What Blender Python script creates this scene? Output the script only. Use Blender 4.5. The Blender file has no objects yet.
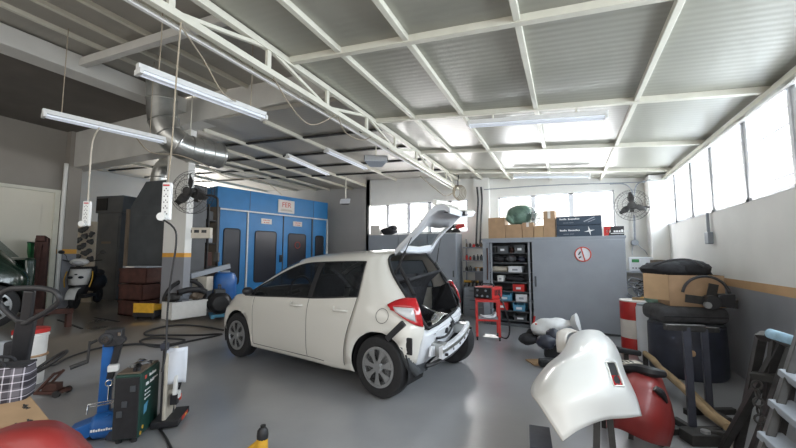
import bpy, bmesh, math, random
from mathutils import Vector, Matrix, Euler
random.seed(7)
sc = bpy.context.scene
COL = sc.collection
PI = math.pi
V = Vector

# ------------------------------------------------------------------ camera
FPX = 366.0; YAW = math.radians(24.7); PIT = math.radians(4.9); CH = 1.4
cam_d = bpy.data.cameras.new('camera'); cam = bpy.data.objects.new('camera', cam_d); COL.objects.link(cam)
cam.location = (0, 0, CH); cam.rotation_euler = (PI/2 + PIT, 0, YAW)
cam_d.sensor_width = 36; cam_d.lens = 36*FPX/796; cam_d.clip_start = .02; cam_d.clip_end = 200
sc.camera = cam
_F = V((-math.sin(YAW)*math.cos(PIT), math.cos(YAW)*math.cos(PIT), math.sin(PIT)))
_R = V((math.cos(YAW), math.sin(YAW), 0)); _U = _R.cross(_F); _O = V((0, 0, CH))
def ray(u, v): return _F + _R*((u-398)/FPX) + _U*((224-v)/FPX)
def ad(u, v, d): return _O + ray(u, v)*d
def ax(u, v, x): r = ray(u, v); return _O + r*(x/r.x)
def ay(u, v, y): r = ray(u, v); return _O + r*(y/r.y)
def az(u, v, z): r = ray(u, v); return _O + r*((z-CH)/r.z)
RISE = .392
def ss(t): t = max(0, min(1, t)); return t*t*(3-2*t)
def fz(x, y): return RISE*ss((-4.75-x)/1.15)
def af(u, v):                       # where a sight line meets the (sloping) floor
    r = ray(u, v); lo = .3
    for i in range(4000):
        p = _O + r*lo
        if p.z <= fz(p.x, p.y): return p
        lo += .005
    return p

# ------------------------------------------------------------------ materials
def pm(name, col, rough=.5, metal=0, var=.0, scale=12, bump=0, coat=0, spec=.5, trans=0):
    m = bpy.data.materials.new(name); m.use_nodes = True; nt = m.node_tree; b = nt.nodes['Principled BSDF']
    b.inputs['Base Color'].default_value = (*col, 1); b.inputs['Roughness'].default_value = rough
    b.inputs['Metallic'].default_value = metal; b.inputs['Specular IOR Level'].default_value = spec
    b.inputs['Coat Weight'].default_value = coat; b.inputs['Coat Roughness'].default_value = .06
    b.inputs['Transmission Weight'].default_value = trans
    if var or bump:
        tc = nt.nodes.new('ShaderNodeTexCoord'); n = nt.nodes.new('ShaderNodeTexNoise')
        n.inputs['Scale'].default_value = scale; n.inputs['Detail'].default_value = 5
        nt.links.new(tc.outputs['Object'], n.inputs['Vector'])
        if var:
            r = nt.nodes.new('ShaderNodeValToRGB')
            r.color_ramp.elements[0].position = .3; r.color_ramp.elements[1].position = .7
            r.color_ramp.elements[0].color = (*[c*(1-var) for c in col], 1)
            r.color_ramp.elements[1].color = (*[min(1, c*(1+var*.6)) for c in col], 1)
            nt.links.new(n.outputs['Fac'], r.inputs['Fac']); nt.links.new(r.outputs['Color'], b.inputs['Base Color'])
        if bump:
            bp = nt.nodes.new('ShaderNodeBump'); bp.inputs['Strength'].default_value = bump; bp.inputs['Distance'].default_value = .02
            nt.links.new(n.outputs['Fac'], bp.inputs['Height']); nt.links.new(bp.outputs['Normal'], b.inputs['Normal'])
    return m
def emis(name, col, s):
    m = bpy.data.materials.new(name); m.use_nodes = True; b = m.node_tree.nodes['Principled BSDF']
    b.inputs['Base Color'].default_value = (*col, 1); b.inputs['Emission Color'].default_value = (*col, 1); b.inputs['Emission Strength'].default_value = s
    return m
def glass(name, tint, clear, rough=.03):
    m = bpy.data.materials.new(name); m.use_nodes = True; nt = m.node_tree; nt.nodes.remove(nt.nodes['Principled BSDF'])
    out = nt.nodes['Material Output']; t = nt.nodes.new('ShaderNodeBsdfTransparent'); t.inputs[0].default_value = (*tint, 1)
    g = nt.nodes.new('ShaderNodeBsdfPrincipled'); g.inputs['Base Color'].default_value = (.02, .022, .025, 1); g.inputs['Roughness'].default_value = rough
    mx = nt.nodes.new('ShaderNodeMixShader'); mx.inputs[0].default_value = 1-clear
    nt.links.new(t.outputs[0], mx.inputs[1]); nt.links.new(g.outputs[0], mx.inputs[2]); nt.links.new(mx.outputs[0], out.inputs[0])
    return m

M = {}
def defm(k, *a, **kw): M[k] = pm(k, *a, **kw)
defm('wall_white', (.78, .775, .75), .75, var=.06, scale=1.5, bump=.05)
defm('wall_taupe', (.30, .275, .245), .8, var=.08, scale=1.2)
defm('wall_mid', (.40, .40, .40), .7, var=.05, scale=1.5)
defm('wall_cream', (.62, .57, .50), .8, var=.08, scale=1.2)
defm('wall_grey', (.27, .28, .31), .7, var=.1, scale=2)
defm('stripe', (.72, .36, .06), .6, var=.08, scale=5)
defm('stripe_tan', (.55, .34, .17), .6, var=.08, scale=5)
defm('steel_white', (.66, .64, .55), .45, var=.06, scale=8)
defm('beam_white', (.62, .61, .58), .7, var=.07, scale=3)
defm('slab', (.16, .145, .13), .85, var=.15, scale=2)
defm('car_white', (.70, .685, .64), .28, var=.0, coat=.8)
defm('primer_white', (.72, .74, .78), .4, var=.05, scale=9)
defm('rubber', (.018, .018, .02), .75, var=.2, scale=30)
defm('black_plastic', (.02, .02, .023), .5, var=.2, scale=20)
defm('matt_black', (.012, .012, .014), .85, var=.2, scale=12)
defm('alloy', (.42, .43, .44), .35, metal=.7, var=.06, scale=20)
defm('chrome', (.72, .73, .75), .18, metal=1)
defm('galv', (.48, .48, .46), .3, metal=.85, var=.18, scale=7)
defm('lamp_red', (.45, .012, .018), .15, coat=.6)
defm('lamp_clear', (.55, .56, .58), .12, coat=.7)
defm('booth_blue', (.02, .19, .46), .45, var=.12, scale=3)
defm('blue', (.015, .11, .36), .4, var=.15, scale=9)
defm('sky_blue', (.10, .32, .50), .5, var=.1, scale=12)
defm('dark_green', (.012, .055, .042), .5, var=.2, scale=9)
defm('green', (.03, .22, .07), .5, var=.3, scale=9)
defm('red', (.50, .025, .022), .4, var=.15, scale=8)
defm('bumper_white', (.80, .80, .78), .34, coat=.35)
defm('red_paint', (.27, .024, .022), .5, var=.15, scale=3, coat=.15)
defm('yellow', (.65, .36, .03), .5, var=.15, scale=14)
defm('card', (.40, .26, .155), .85, var=.12, scale=8)
defm('card_light', (.44, .29, .165), .85, var=.1, scale=8)
defm('wood', (.36, .25, .14), .8, var=.3, scale=6)
defm('cab_grey', (.275, .30, .34), .45, var=.07, scale=3)
defm('cab_dark', (.07, .078, .088), .55, var=.15, scale=5)
defm('machine', (.07, .077, .085), .6, var=.25, scale=3)
defm('machine_brown', (.15, .115, .085), .7, var=.2, scale=4)
defm('iron', (.045, .043, .042), .55, metal=.4, var=.3, scale=14)
defm('rust', (.065, .024, .018), .7, var=.35, scale=10)
defm('blue_white', (.66, .68, .72), .4, var=.04, scale=10)
defm('white_plastic', (.72, .72, .71), .4, var=.05, scale=14)
defm('door_cream', (.72, .68, .58), .55, var=.04, scale=2)
defm('cream_plastic', (.55, .50, .42), .5, var=.1, scale=14)
defm('paper', (.74, .78, .86), .8, var=.05, scale=5)
defm('bag_white', (.72, .73, .74), .55, var=.1, scale=7, bump=.4)
defm('cord', (.33, .28, .21), .7)
defm('hose', (.02, .02, .022), .55)
defm('fabric_black', (.022, .022, .026), .9, var=.3, scale=15, bump=.5)
defm('fabric_grey', (.06, .06, .065), .9, var=.3, scale=12, bump=.4)
defm('blue_black', (.028, .032, .05), .5, var=.3, scale=5, bump=.3)
defm('box_navy', (.035, .055, .085), .55, var=.1, scale=9)
defm('ink_red', (.55, .07, .05), .7)
defm('ink_white', (.75, .75, .75), .7)
defm('ink_black', (.02, .02, .02), .7)
defm('sign_white', (.70, .66, .62), .6, var=.05, scale=9)
defm('wrap_green', (.27, .42, .34), .45, var=.5, scale=6, bump=.5)
defm('foam_blue', (.36, .56, .72), .6, var=.25, scale=18)
defm('dark_glass', (.022, .026, .034), .15)
defm('mesh_dark', (.018, .02, .03), .35)
M['car_glass'] = glass('car_glass', (.62, .66, .68), .42)
M['rear_glass'] = glass('rear_glass', (.86, .90, .90), .75)
M['pane'] = glass('pane', (.98, .99, 1), .88)
M['fan_guard'] = M['iron']

def floor_mat():
    m = pm('floor_epoxy', (.30, .30, .31), .34, coat=.8); nt = m.node_tree; b = nt.nodes['Principled BSDF']
    b.inputs['Coat Roughness'].default_value = .2
    tc = nt.nodes.new('ShaderNodeTexCoord'); n = nt.nodes.new('ShaderNodeTexNoise'); n.inputs['Scale'].default_value = 1.1; n.inputs['Detail'].default_value = 8
    n2 = nt.nodes.new('ShaderNodeTexNoise'); n2.inputs['Scale'].default_value = 38; n2.inputs['Detail'].default_value = 3
    nt.links.new(tc.outputs['Object'], n.inputs['Vector']); nt.links.new(tc.outputs['Object'], n2.inputs['Vector'])
    # worn concrete shows to the left of the painted bay
    sx = nt.nodes.new('ShaderNodeSeparateXYZ'); nt.links.new(tc.outputs['Object'], sx.inputs[0])
    mr = nt.nodes.new('ShaderNodeMapRange'); mr.inputs['From Min'].default_value = -5.1; mr.inputs['From Max'].default_value = -5.35
    nt.links.new(sx.outputs['X'], mr.inputs['Value'])
    r = nt.nodes.new('ShaderNodeValToRGB'); r.color_ramp.elements[0].position = .3; r.color_ramp.elements[1].position = .72
    r.color_ramp.elements[0].color = (.27, .272, .285, 1); r.color_ramp.elements[1].color = (.36, .363, .375, 1)
    r2 = nt.nodes.new('ShaderNodeValToRGB'); r2.color_ramp.elements[0].position = .3; r2.color_ramp.elements[1].position = .7
    r2.color_ramp.elements[0].color = (.12, .105, .09, 1); r2.color_ramp.elements[1].color = (.20, .17, .14, 1)
    nt.links.new(n.outputs['Fac'], r.inputs[0]); nt.links.new(n.outputs['Fac'], r2.inputs[0])
    mx = nt.nodes.new('ShaderNodeMixRGB'); nt.links.new(mr.outputs[0], mx.inputs[0]); nt.links.new(r.outputs[0], mx.inputs[1]); nt.links.new(r2.outputs[0], mx.inputs[2])
    nt.links.new(mx.outputs[0], b.inputs['Base Color'])
    rr = nt.nodes.new('ShaderNodeMapRange'); rr.inputs['To Min'].default_value = .22; rr.inputs['To Max'].default_value = .40
    nt.links.new(n.outputs['Fac'], rr.inputs['Value']); nt.links.new(rr.outputs[0], b.inputs['Roughness'])
    bp = nt.nodes.new('ShaderNodeBump'); bp.inputs['Strength'].default_value = .06; bp.inputs['Distance'].default_value = .01
    nt.links.new(n2.outputs['Fac'], bp.inputs['Height']); nt.links.new(bp.outputs[0], b.inputs['Normal'])
    return m
M['floor'] = floor_mat()
def panel_mat(name, col, rough):
    m = pm(name, col, rough); nt = m.node_tree; b = nt.nodes['Principled BSDF']
    tc = nt.nodes.new('ShaderNodeTexCoord'); w = nt.nodes.new('ShaderNodeTexWave'); w.wave_type = 'BANDS'; w.bands_direction = 'Y'
    w.inputs['Scale'].default_value = 4.2; w.inputs['Distortion'].default_value = 0
    nt.links.new(tc.outputs['Object'], w.inputs['Vector'])
    bp = nt.nodes.new('ShaderNodeBump'); bp.inputs['Strength'].default_value = .10; bp.inputs['Distance'].default_value = .008
    nt.links.new(w.outputs['Fac'], bp.inputs['Height']); nt.links.new(bp.outputs[0], b.inputs['Normal'])
    n = nt.nodes.new('ShaderNodeTexNoise'); n.inputs['Scale'].default_value = 1.3; nt.links.new(tc.outputs['Object'], n.inputs['Vector'])
    r = nt.nodes.new('ShaderNodeValToRGB'); r.color_ramp.elements[0].color = (*[c*.88 for c in col], 1); r.color_ramp.elements[1].color = (*[c*1.1 for c in col], 1)
    nt.links.new(n.outputs['Fac'], r.inputs[0]); nt.links.new(r.outputs[0], b.inputs['Base Color'])
    return m
M['roof_panel'] = panel_mat('roof_panel', (.35, .345, .295), .33)
M['roof_old'] = panel_mat('roof_old', (.36, .34, .30), .42)
def plaid_mat():
    m = pm('plaid', (.03, .025, .03), .85); nt = m.node_tree; b = nt.nodes['Principled BSDF']
    tc = nt.nodes.new('ShaderNodeTexCoord'); prev = None
    base = (.022, .018, .026, 1)
    for dirn, scl in (('X', 9), ('Z', 9), ('X', 3.6), ('Z', 3.6)):
        w = nt.nodes.new('ShaderNodeTexWave'); w.bands_direction = dirn; w.inputs['Scale'].default_value = scl
        nt.links.new(tc.outputs['Object'], w.inputs['Vector'])
        r = nt.nodes.new('ShaderNodeValToRGB'); r.color_ramp.interpolation = 'CONSTANT'
        r.color_ramp.elements[0].color = (0, 0, 0, 1); r.color_ramp.elements[1].position = .955 if scl > 5 else .6
        c = .30 if scl > 5 else .05
        r.color_ramp.elements[1].color = (c, c*.95, c*1.05, 1)
        nt.links.new(w.outputs['Fac'], r.inputs[0])
        a = nt.nodes.new('ShaderNodeMixRGB'); a.blend_type = 'ADD'; a.inputs[0].default_value = 1
        if prev: nt.links.new(prev, a.inputs[1])
        else: a.inputs[1].default_value = base
        nt.links.new(r.outputs[0], a.inputs[2]); prev = a.outputs[0]
    nt.links.new(prev, b.inputs['Base Color'])
    return m
M['plaid'] = plaid_mat()

# ------------------------------------------------------------------ mesh helpers
class MB:
    def __init__(s): s.v = []; s.f = []
    def add(s, vs, fs, mat=None):
        o = len(s.v); s.v += [tuple((mat @ V(p)) if mat else p) for p in vs]; s.f += [tuple(i+o for i in f) for f in fs]; return s
    def box(s, c, d, rot=None, mat=None):
        x, y, z = [q/2 for q in d]
        vs = [V((a*x, b*y, e*z)) for e in (-1, 1) for b in (-1, 1) for a in (-1, 1)]
        if rot: 
            R = Euler(rot).to_matrix(); vs = [R @ p for p in vs]
        vs = [p + V(c) for p in vs]
        return s.add(vs, [(0, 2, 3, 1), (4, 5, 7, 6), (0, 1, 5, 4), (2, 6, 7, 3), (0, 4, 6, 2), (1, 3, 7, 5)], mat)
    def bb(s, x0, x1, y0, y1, z0, z1, mat=None):
        return s.box(((x0+x1)/2, (y0+y1)/2, (z0+z1)/2), (abs(x1-x0), abs(y1-y0), abs(z1-z0)), None, mat)
    def cyl(s, p0, p1, r, r2=None, n=14, caps=True):
        p0 = V(p0); p1 = V(p1); r2 = r if r2 is None else r2; a = (p1-p0).normalized()
        u = a.cross(V((0, 0, 1)) if abs(a.z) < .9 else V((1, 0, 0))).normalized(); w = a.cross(u)
        vs = [p + (u*math.cos(2*PI*i/n) + w*math.sin(2*PI*i/n))*q for p, q in ((p0, r), (p1, r2)) for i in range(n)]
        fs = [(i, (i+1) % n, n+(i+1) % n, n+i) for i in range(n)]
        if caps: fs += [tuple(range(n))[::-1], tuple(range(n, 2*n))]
        return s.add(vs, fs)
    def bar(s, p0, p1, w, h, up=(0, 0, 1)):            # rectangular bar between two points
        p0 = V(p0); p1 = V(p1); a = (p1-p0).normalized(); x = a.cross(V(up))
        if x.length < 1e-4: x = a.cross(V((1, 0, 0)))
        x.normalize(); z = x.cross(a)
        vs = [p + x*(i*w/2) + z*(j*h/2) for p in (p0, p1) for i, j in ((-1, -1), (1, -1), (1, 1), (-1, 1))]
        return s.add(vs, [(0, 1, 2, 3)[::-1], (4, 5, 6, 7), (0, 1, 5, 4), (1, 2, 6, 5), (2, 3, 7, 6), (3, 0, 4, 7)])
    def tube(s, pts, r, n=8, closed=False, smooth=0):
        P = [V(p) for p in pts]
        if smooth:
            if isinstance(r, (list, tuple)): r = [v.x for v in crom([V((q, 0, 0)) for q in r], smooth, closed)]
            P = crom(P, smooth, closed)
        k = len(P); rings = []; u = None
        for i, p in enumerate(P):
            t = (P[(i+1) % k]-P[i-1]) if (closed or 0 < i < k-1) else (P[1]-P[0] if i == 0 else P[-1]-P[-2])
            t.normalize()
            if u is None: u = t.cross(V((0, 0, 1)) if abs(t.z) < .9 else V((1, 0, 0))).normalized()
            else: u = (u - t*u.dot(t)).normalized()
            w = t.cross(u); rr = r[i] if isinstance(r, (list, tuple)) else r
            rings.append([p + (u*math.cos(2*PI*j/n) + w*math.sin(2*PI*j/n))*rr for j in range(n)])
        vs = [q for g in rings for q in g]; fs = []
        for i in range(k if closed else k-1):
            a = i*n; b = ((i+1) % k)*n
            fs += [(a+j, a+(j+1) % n, b+(j+1) % n, b+j) for j in range(n)]
        if not closed: fs += [tuple(range(n))[::-1], tuple(range((k-1)*n, k*n))]
        return s.add(vs, fs)
    def lathe(s, prof, o=(0, 0, 0), axis='Z', n=24):
        vs = []; fs = []; k = len(prof); o = V(o)
        for r, h in prof:
            for i in range(n):
                a = 2*PI*i/n; c, d = r*math.cos(a), r*math.sin(a)
                vs.append(o + V({'Z': (c, d, h), 'Y': (c, h, d), 'X': (h, c, d)}[axis]))
        for j in range(k-1):
            for i in range(n): fs.append((j*n+i, j*n+(i+1) % n, (j+1)*n+(i+1) % n, (j+1)*n+i))
        if prof[0][0] > 1e-4: fs.append(tuple(range(n))[::-1])
        if prof[-1][0] > 1e-4: fs.append(tuple(range((k-1)*n, k*n)))
        return s.add(vs, fs)
    def ball(s, c, r, n=14, m=9, rot=None, noise=0):
        r = (r, r, r) if isinstance(r, (int, float)) else r; vs = []; fs = []; R = Euler(rot).to_matrix() if rot else None
        for j in range(m+1):
            t = PI*j/m
            for i in range(n):
                a = 2*PI*i/n; k = 1 + (random.uniform(-noise, noise) if 0 < j < m else 0)
                p = V((r[0]*math.sin(t)*math.cos(a)*k, r[1]*math.sin(t)*math.sin(a)*k, r[2]*math.cos(t)*k))
                vs.append(V(c) + (R @ p if R else p))
        for j in range(m):
            for i in range(n): fs.append((j*n+i, (j+1)*n+i, (j+1)*n+(i+1) % n, j*n+(i+1) % n))
        return s.add(vs, fs)
    def grid(s, G):
        h = len(G); w = len(G[0])
        return s.add([p for r in G for p in r], [(i*w+j, i*w+j+1, (i+1)*w+j+1, (i+1)*w+j) for i in range(h-1) for j in range(w-1)])
    def ext(s, out, y0, y1, mat=None):                  # outline in x,z pushed along y
        n = len(out); vs = [(x, y0, z) for x, z in out] + [(x, y1, z) for x, z in out]
        return s.add(vs, [tuple(range(n)), tuple(range(2*n-1, n-1, -1))] + [(i, n+i, n+(i+1) % n, (i+1) % n) for i in range(n)], mat)
    def ring(s, c, R, r, axis='Y', n=40, k=6, a0=0, a1=2*PI):
        full = abs(a1-a0) > 6.28; pts = []
        for i in range(n if full else n+1):
            a = a0+(a1-a0)*i/n; x, y = R*math.cos(a), R*math.sin(a)
            pts.append(V(c) + V({'Y': (x, 0, y), 'Z': (x, y, 0), 'X': (0, x, y)}[axis]))
        return s.tube(pts, r, k, closed=full)
    def build(s, name, mat, parent=None, bevel=0, smooth=None, solid=0, sub=0, seg=2):
        me = bpy.data.meshes.new(name); me.from_pydata(s.v, [], s.f)
        bm = bmesh.new(); bm.from_mesh(me); bmesh.ops.remove_doubles(bm, verts=bm.verts, dist=1e-5); bmesh.ops.recalc_face_normals(bm, faces=bm.faces); bm.to_mesh(me); bm.free()
        me.materials.append(M[mat] if isinstance(mat, str) else mat)
        o = bpy.data.objects.new(name, me); COL.objects.link(o)
        if smooth is not None:
            for p in me.polygons: p.use_smooth = True
            me.set_sharp_from_angle(angle=math.radians(smooth))
        if solid: q = o.modifiers.new('solid', 'SOLIDIFY'); q.thickness = solid; q.offset = -1
        if bevel: q = o.modifiers.new('bevel', 'BEVEL'); q.width = bevel; q.segments = seg; q.limit_method = 'ANGLE'; q.angle_limit = math.radians(40)
        if sub: q = o.modifiers.new('sub', 'SUBSURF'); q.levels = sub; q.render_levels = sub
        if parent: o.parent = parent
        return o
def crom(P, k, closed=False):
    n = len(P); out = []
    for i in range(n if closed else n-1):
        g = (lambda j: P[j % n]) if closed else (lambda j: P[max(0, min(n-1, j))])
        a, b, c, d = g(i-1), g(i), g(i+1), g(i+2)
        for q in range(k):
            t = q/k; out.append(.5*((2*b)+(c-a)*t+(2*a-5*b+4*c-d)*t*t+(3*b-a-3*c+d)*t**3))
    if not closed: out.append(P[-1].copy())
    return out
def hermite_grid(G, ks, kt):
    """smooth surface through a table of control points; knots follow the mean spacing"""
    def interp(rows, k):
        n = len(rows); kn = [0]
        for i in range(n-1):
            kn.append(kn[-1] + max(.02, sum((rows[i+1][j]-rows[i][j]).length for j in range(len(rows[0])))/len(rows[0])))
        out = []
        def tan(i, j):
            if i == 0: return (rows[1][j]-rows[0][j])/(kn[1]-kn[0])
            if i == n-1: return (rows[-1][j]-rows[-2][j])/(kn[-1]-kn[-2])
            h0 = kn[i]-kn[i-1]; h1 = kn[i+1]-kn[i]
            return ((rows[i][j]-rows[i-1][j])/h0*h1 + (rows[i+1][j]-rows[i][j])/h1*h0)/(h0+h1)
        for i in range(n-1):
            h = kn[i+1]-kn[i]
            for q in range(k + (1 if i == n-2 else 0)):
                t = q/k; r = []
                for j in range(len(rows[0])):
                    p0, p1, m0, m1 = rows[i][j], rows[i+1][j], tan(i, j)*h, tan(i+1, j)*h
                    r.append((2*t**3-3*t*t+1)*p0+(t**3-2*t*t+t)*m0+(-2*t**3+3*t*t)*p1+(t**3-t*t)*m1)
                out.append(r)
        return out
    A = interp(G, ks); T = [list(c) for c in zip(*A)]; B = interp(T, kt)
    return [list(c) for c in zip(*B)]

def meta(o, label=None, cat=None, group=None, kind=None):
    if label: o['label'] = label
    if cat: o['category'] = cat
    if group: o['group'] = group
    if kind: o['kind'] = kind
    return o
def thing(name, label, cat, loc=(0, 0, 0), rz=0, group=None):
    o = bpy.data.objects.new(name, None); COL.objects.link(o); o.empty_display_size = .1
    o.location = loc; o.rotation_euler = (0, 0, rz)
    return meta(o, label, cat, group)
def struct(name, mb, mat, parent=None, **k):
    o = mb.build(name, mat, parent, **k)
    if not parent: o['kind'] = 'structure'
    return o
def solo(mb, name, mat, label, cat, group=None, **k):   # a thing of a single mesh, its origin moved to its own base
    c = V((sum(p[0] for p in mb.v)/len(mb.v), sum(p[1] for p in mb.v)/len(mb.v), min(p[2] for p in mb.v)))
    mb.v = [tuple(V(p)-c) for p in mb.v]
    o = mb.build(name, mat, **k); o.location = c
    return meta(o, label, cat, group)
def copy_tree(o, parent=None):
    c = o.copy(); COL.objects.link(c)
    if parent: c.parent = parent
    for ch in [x for x in bpy.data.objects if x.parent == o]: copy_tree(ch, c)
    return c
def text_mb(body, size, depth=.001):
    cu = bpy.data.curves.new('txt', 'FONT'); cu.body = body; cu.size = size; cu.align_x = 'CENTER'; cu.align_y = 'CENTER'; cu.extrude = depth
    ob = bpy.data.objects.new('txt', cu); COL.objects.link(ob)
    dg = bpy.context.evaluated_depsgraph_get(); me = bpy.data.meshes.new_from_object(ob.evaluated_get(dg))
    mb = MB(); mb.add([v.co.copy() for v in me.vertices], [tuple(p.vertices) for p in me.polygons])
    bpy.data.objects.remove(ob); bpy.data.curves.remove(cu); bpy.data.meshes.remove(me)
    return mb
def print_mb(pattern, size):
    """print too small to read in the photograph: a row of blurred letter-sized blocks ('x' tall, 'o' low, space)"""
    mb = MB(); w_ = len(pattern)*size*.55
    for i, ch in enumerate(pattern):
        if ch == ' ': continue
        h_ = size*(.66 if ch == 'x' else .46); mb.box((-w_/2+size*.55*(i+.5), -size*.33+h_/2, 0), (size*.42, h_, .002))
    return mb
def put(mb, mat4): mb.v = [tuple(mat4 @ V(p)) for p in mb.v]; return mb
FRONT = Matrix(((1, 0, 0, 0), (0, 0, -1, 0), (0, 1, 0, 0), (0, 0, 0, 1)))   # x,y text -> x,z facing -y
# ================================================================== THE SETTING
XR, YB, XL, YL, YR2 = 1.78, 8.9, -9.0, 3.95, 10.1
XE = -5.08                                               # where the back wall steps back
def roofR(x): return 2.97 + .085*(XR-x)
def roofL(x): return 3.90 + .05*(-x-4.2)
def roofB(x): return 3.39 + .05*(-2.4-x)
# floor: level in the bay, rising by a low ramp to the left
mb = MB(); xs = [2.0, 0, -2, -4, -4.7] + [-4.75-.0767*i for i in range(1, 16)] + [-7, -9, -12.6]
ys = [-4, 0, 1.4] + [1.5+.1083*i for i in range(1, 13)] + [5, 8, 10.3]
mb.grid([[(x, y, fz(x, y)) for x in xs] for y in ys]); o = struct('floor', mb, 'floor', smooth=60)
# drain slots in the left bay floor
mb = MB(); a, b = af(58, 320), af(82, 329); a.z += .004; b.z += .004
mb.bar(a, b, .03, .01)
a, b = af(95, 318), af(119, 322); a.z += .004; b.z += .004; mb.bar(a, b, .03, .01); struct('trim_1', mb, 'matt_black')
# ceilings (corrugated insulated panels)
def slab(name, x0, x1, y0, y1, f, mat, th=.06):
    mb = MB(); mb.add([(x, y, f(x)+k) for k in (0, th) for x, y in ((x0, y0), (x1, y0), (x1, y1), (x0, y1))],
        [(0, 1, 2, 3), (7, 6, 5, 4), (0, 4, 5, 1), (1, 5, 6, 2), (2, 6, 7, 3), (3, 7, 4, 0)])
    return struct(name, mb, mat)
slab('ceiling', -2.42, XR+.2, -1.6, YB+.1, roofR, 'roof_panel')
slab('ceiling_left', -5.85, -2.42, -1.6, 3.8, roofL, 'roof_old')
slab('ceiling_back', -12.6, -2.42, 3.85, YR2+.1, roofB, 'roof_old')
mb = MB().bb(-12.6, -5.6, -4, 3.85, 3.86, 4.0); struct('ceiling_slab', mb, 'slab')
n = 2
def trim(mb, mat='steel_white', **k):
    global n
    o = struct('trim_%d' % n, mb, mat, **k); n += 1; return o
def rbar(x0, y0, x1, y1, f, w, h): 
    a = V((x0, y0, f(x0)-h/2)); b = V((x1, y1, f(x1)-h/2)); return MB().bar(a, b, w, h)
for x in (.72, -.27, -1.15, -1.81): trim(rbar(x, -1.5, x, YB, roofR, .048, .05), bevel=.004)
for y in (.93, 2.68, 4.45, 6.2, 7.95): trim(rbar(-2.4, y, XR, y, roofR, .06, .06), bevel=.004)
for x in (-3.05, -3.66, -4.19, -4.64, -5.08): trim(rbar(x, -1.5, x, 3.8, roofL, .045, .05), bevel=.004)
for y in (.4, 2.4): trim(rbar(-5.6, y, -2.45, y, lambda x: roofL(x)-.06, .08, .10), 'beam_white', bevel=.004)
for x in (-3.0, -4.15, -5.5, -6.3, -7.2, -7.75, -8.6, -10): trim(rbar(x, 4.1, x, YB if x > XE else YR2, roofB, .05, .06), bevel=.004)
for y in (5.0, 6.0, 7.0, 8.0): trim(rbar(-12, y, -2.45, y, lambda x: roofB(x)-.005, .05, .03), 'iron')
# lattice girder
XT = -2.4
mb = MB(); zt = roofR(XT)-.045; zb = zt-.22
mb.bar((XT, -1.5, zt), (XT, YB, zt), .055, .06); trim(mb, bevel=.004)
mb = MB(); mb.bar((XT, -1.5, zb), (XT, YB, zb), .055, .055); trim(mb, bevel=.004)
mb = MB()
yy = -1.2; k = 0
while yy < YB-.4:
    mb.bar((XT, yy, zb), (XT, yy, zt), .045, .03)
    if k % 2 == 0: mb.bar((XT, yy, zt), (XT, yy+.9, zb), .03, .03, (1, 0, 0))
    else: mb.bar((XT, yy, zb), (XT, yy+.9, zt), .03, .03, (1, 0, 0))
    yy += .9; k += 1
trim(mb)
mb = MB().bar((XT-.12, -1.5, zb-.01), (XT-.12, YB, zb-.01), .03, .03); trim(mb, 'wall_white')
# step between the two roofs
struct('wall_step', MB().bb(-2.46, -2.42, -1.6, 3.85, roofR(-2.42)+.02, roofL(-2.42)+.06), 'wall_white')
# concrete beams
struct('trim_beam_left', MB().bb(-5.85, -5.55, -1.6, 3.82, 3.72, 3.95), 'beam_white', bevel=.01)
struct('trim_beam_cross', MB().bb(-6.03, -2.42, 3.82, 4.12, 3.53, 3.98), 'beam_white', bevel=.01)
struct('trim_beam_annex', MB().bb(XL-.1, -6.03, 3.8, 4.1, 3.14, 3.86), 'beam_white', bevel=.01)
# pillar with its painted band
def banded(name, x0, x1, y0, y1, z0, z1, zs0, zs1, up, low, st='stripe'):
    o = struct(name, MB().bb(x0, x1, y0, y1, zs1, z1), up)
    struct(name+'_lower', MB().bb(x0, x1, y0, y1, z0, zs0), low)
    struct(name+'_band', MB().bb(x0-.002, x1+.002, y0-.002, y1+.002, zs0, zs1), st); return o
banded('wall_pillar', -6.28, -5.72, 4.02, 4.14, RISE-.02, 3.54, 1.37, 1.44, 'wall_white', 'wall_grey')
# left wall, its band, corner pilaster and pipe
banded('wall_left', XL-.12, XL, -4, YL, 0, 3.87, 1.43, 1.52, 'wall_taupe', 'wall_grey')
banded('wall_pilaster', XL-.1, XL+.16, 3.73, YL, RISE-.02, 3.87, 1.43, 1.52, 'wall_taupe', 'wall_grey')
trim(MB().cyl((XL+.12, 3.70, RISE), (XL+.12, 3.70, 3.2), .035), 'wall_white', smooth=40)
# white sliding door on the left wall
d = struct('door_1', MB().bb(XL, XL+.05, -.2, 3.60, RISE, 2.62), 'door_cream', bevel=.006)
struct('door_panel', MB().bb(XL+.05, XL+.075, -.2, 3.40, RISE, 2.36), 'door_cream', d, bevel=.004)
struct('door_rail', MB().bb(XL+.05, XL+.10, -.2, 3.66, 2.60, 2.66), 'steel_white', d)
struct('door_post', MB().bb(XL+.05, XL+.09, 3.58, 3.66, RISE, 2.60), 'steel_white', d)
# rear walls of the annex
struct('wall_annex', MB().bb(-12.6, -12.5, 3.9, 7.9, 0, 4.1), 'wall_cream')  # stops short, leaving an unseen opening added for the annex lamp
struct('wall_recess', MB().bb(-12.6, XE, YR2, YR2+.12, 0, 4.1), 'wall_mid')
struct('wall_return', MB().bb(XE, XE+.12, YB, YR2, 0, 3.9), 'wall_white')
struct('wall_annex_front', MB().bb(-12.6, XL, 3.85, 3.95, 0, 4.1), 'wall_cream')
struct('front_light_block', MB().bb(XL-.1, -3.7, -4.0, -3.85, 0, 2.7), 'wall_cream')  # unseen; added to hold front daylight off the lower left bay, open above
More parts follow.
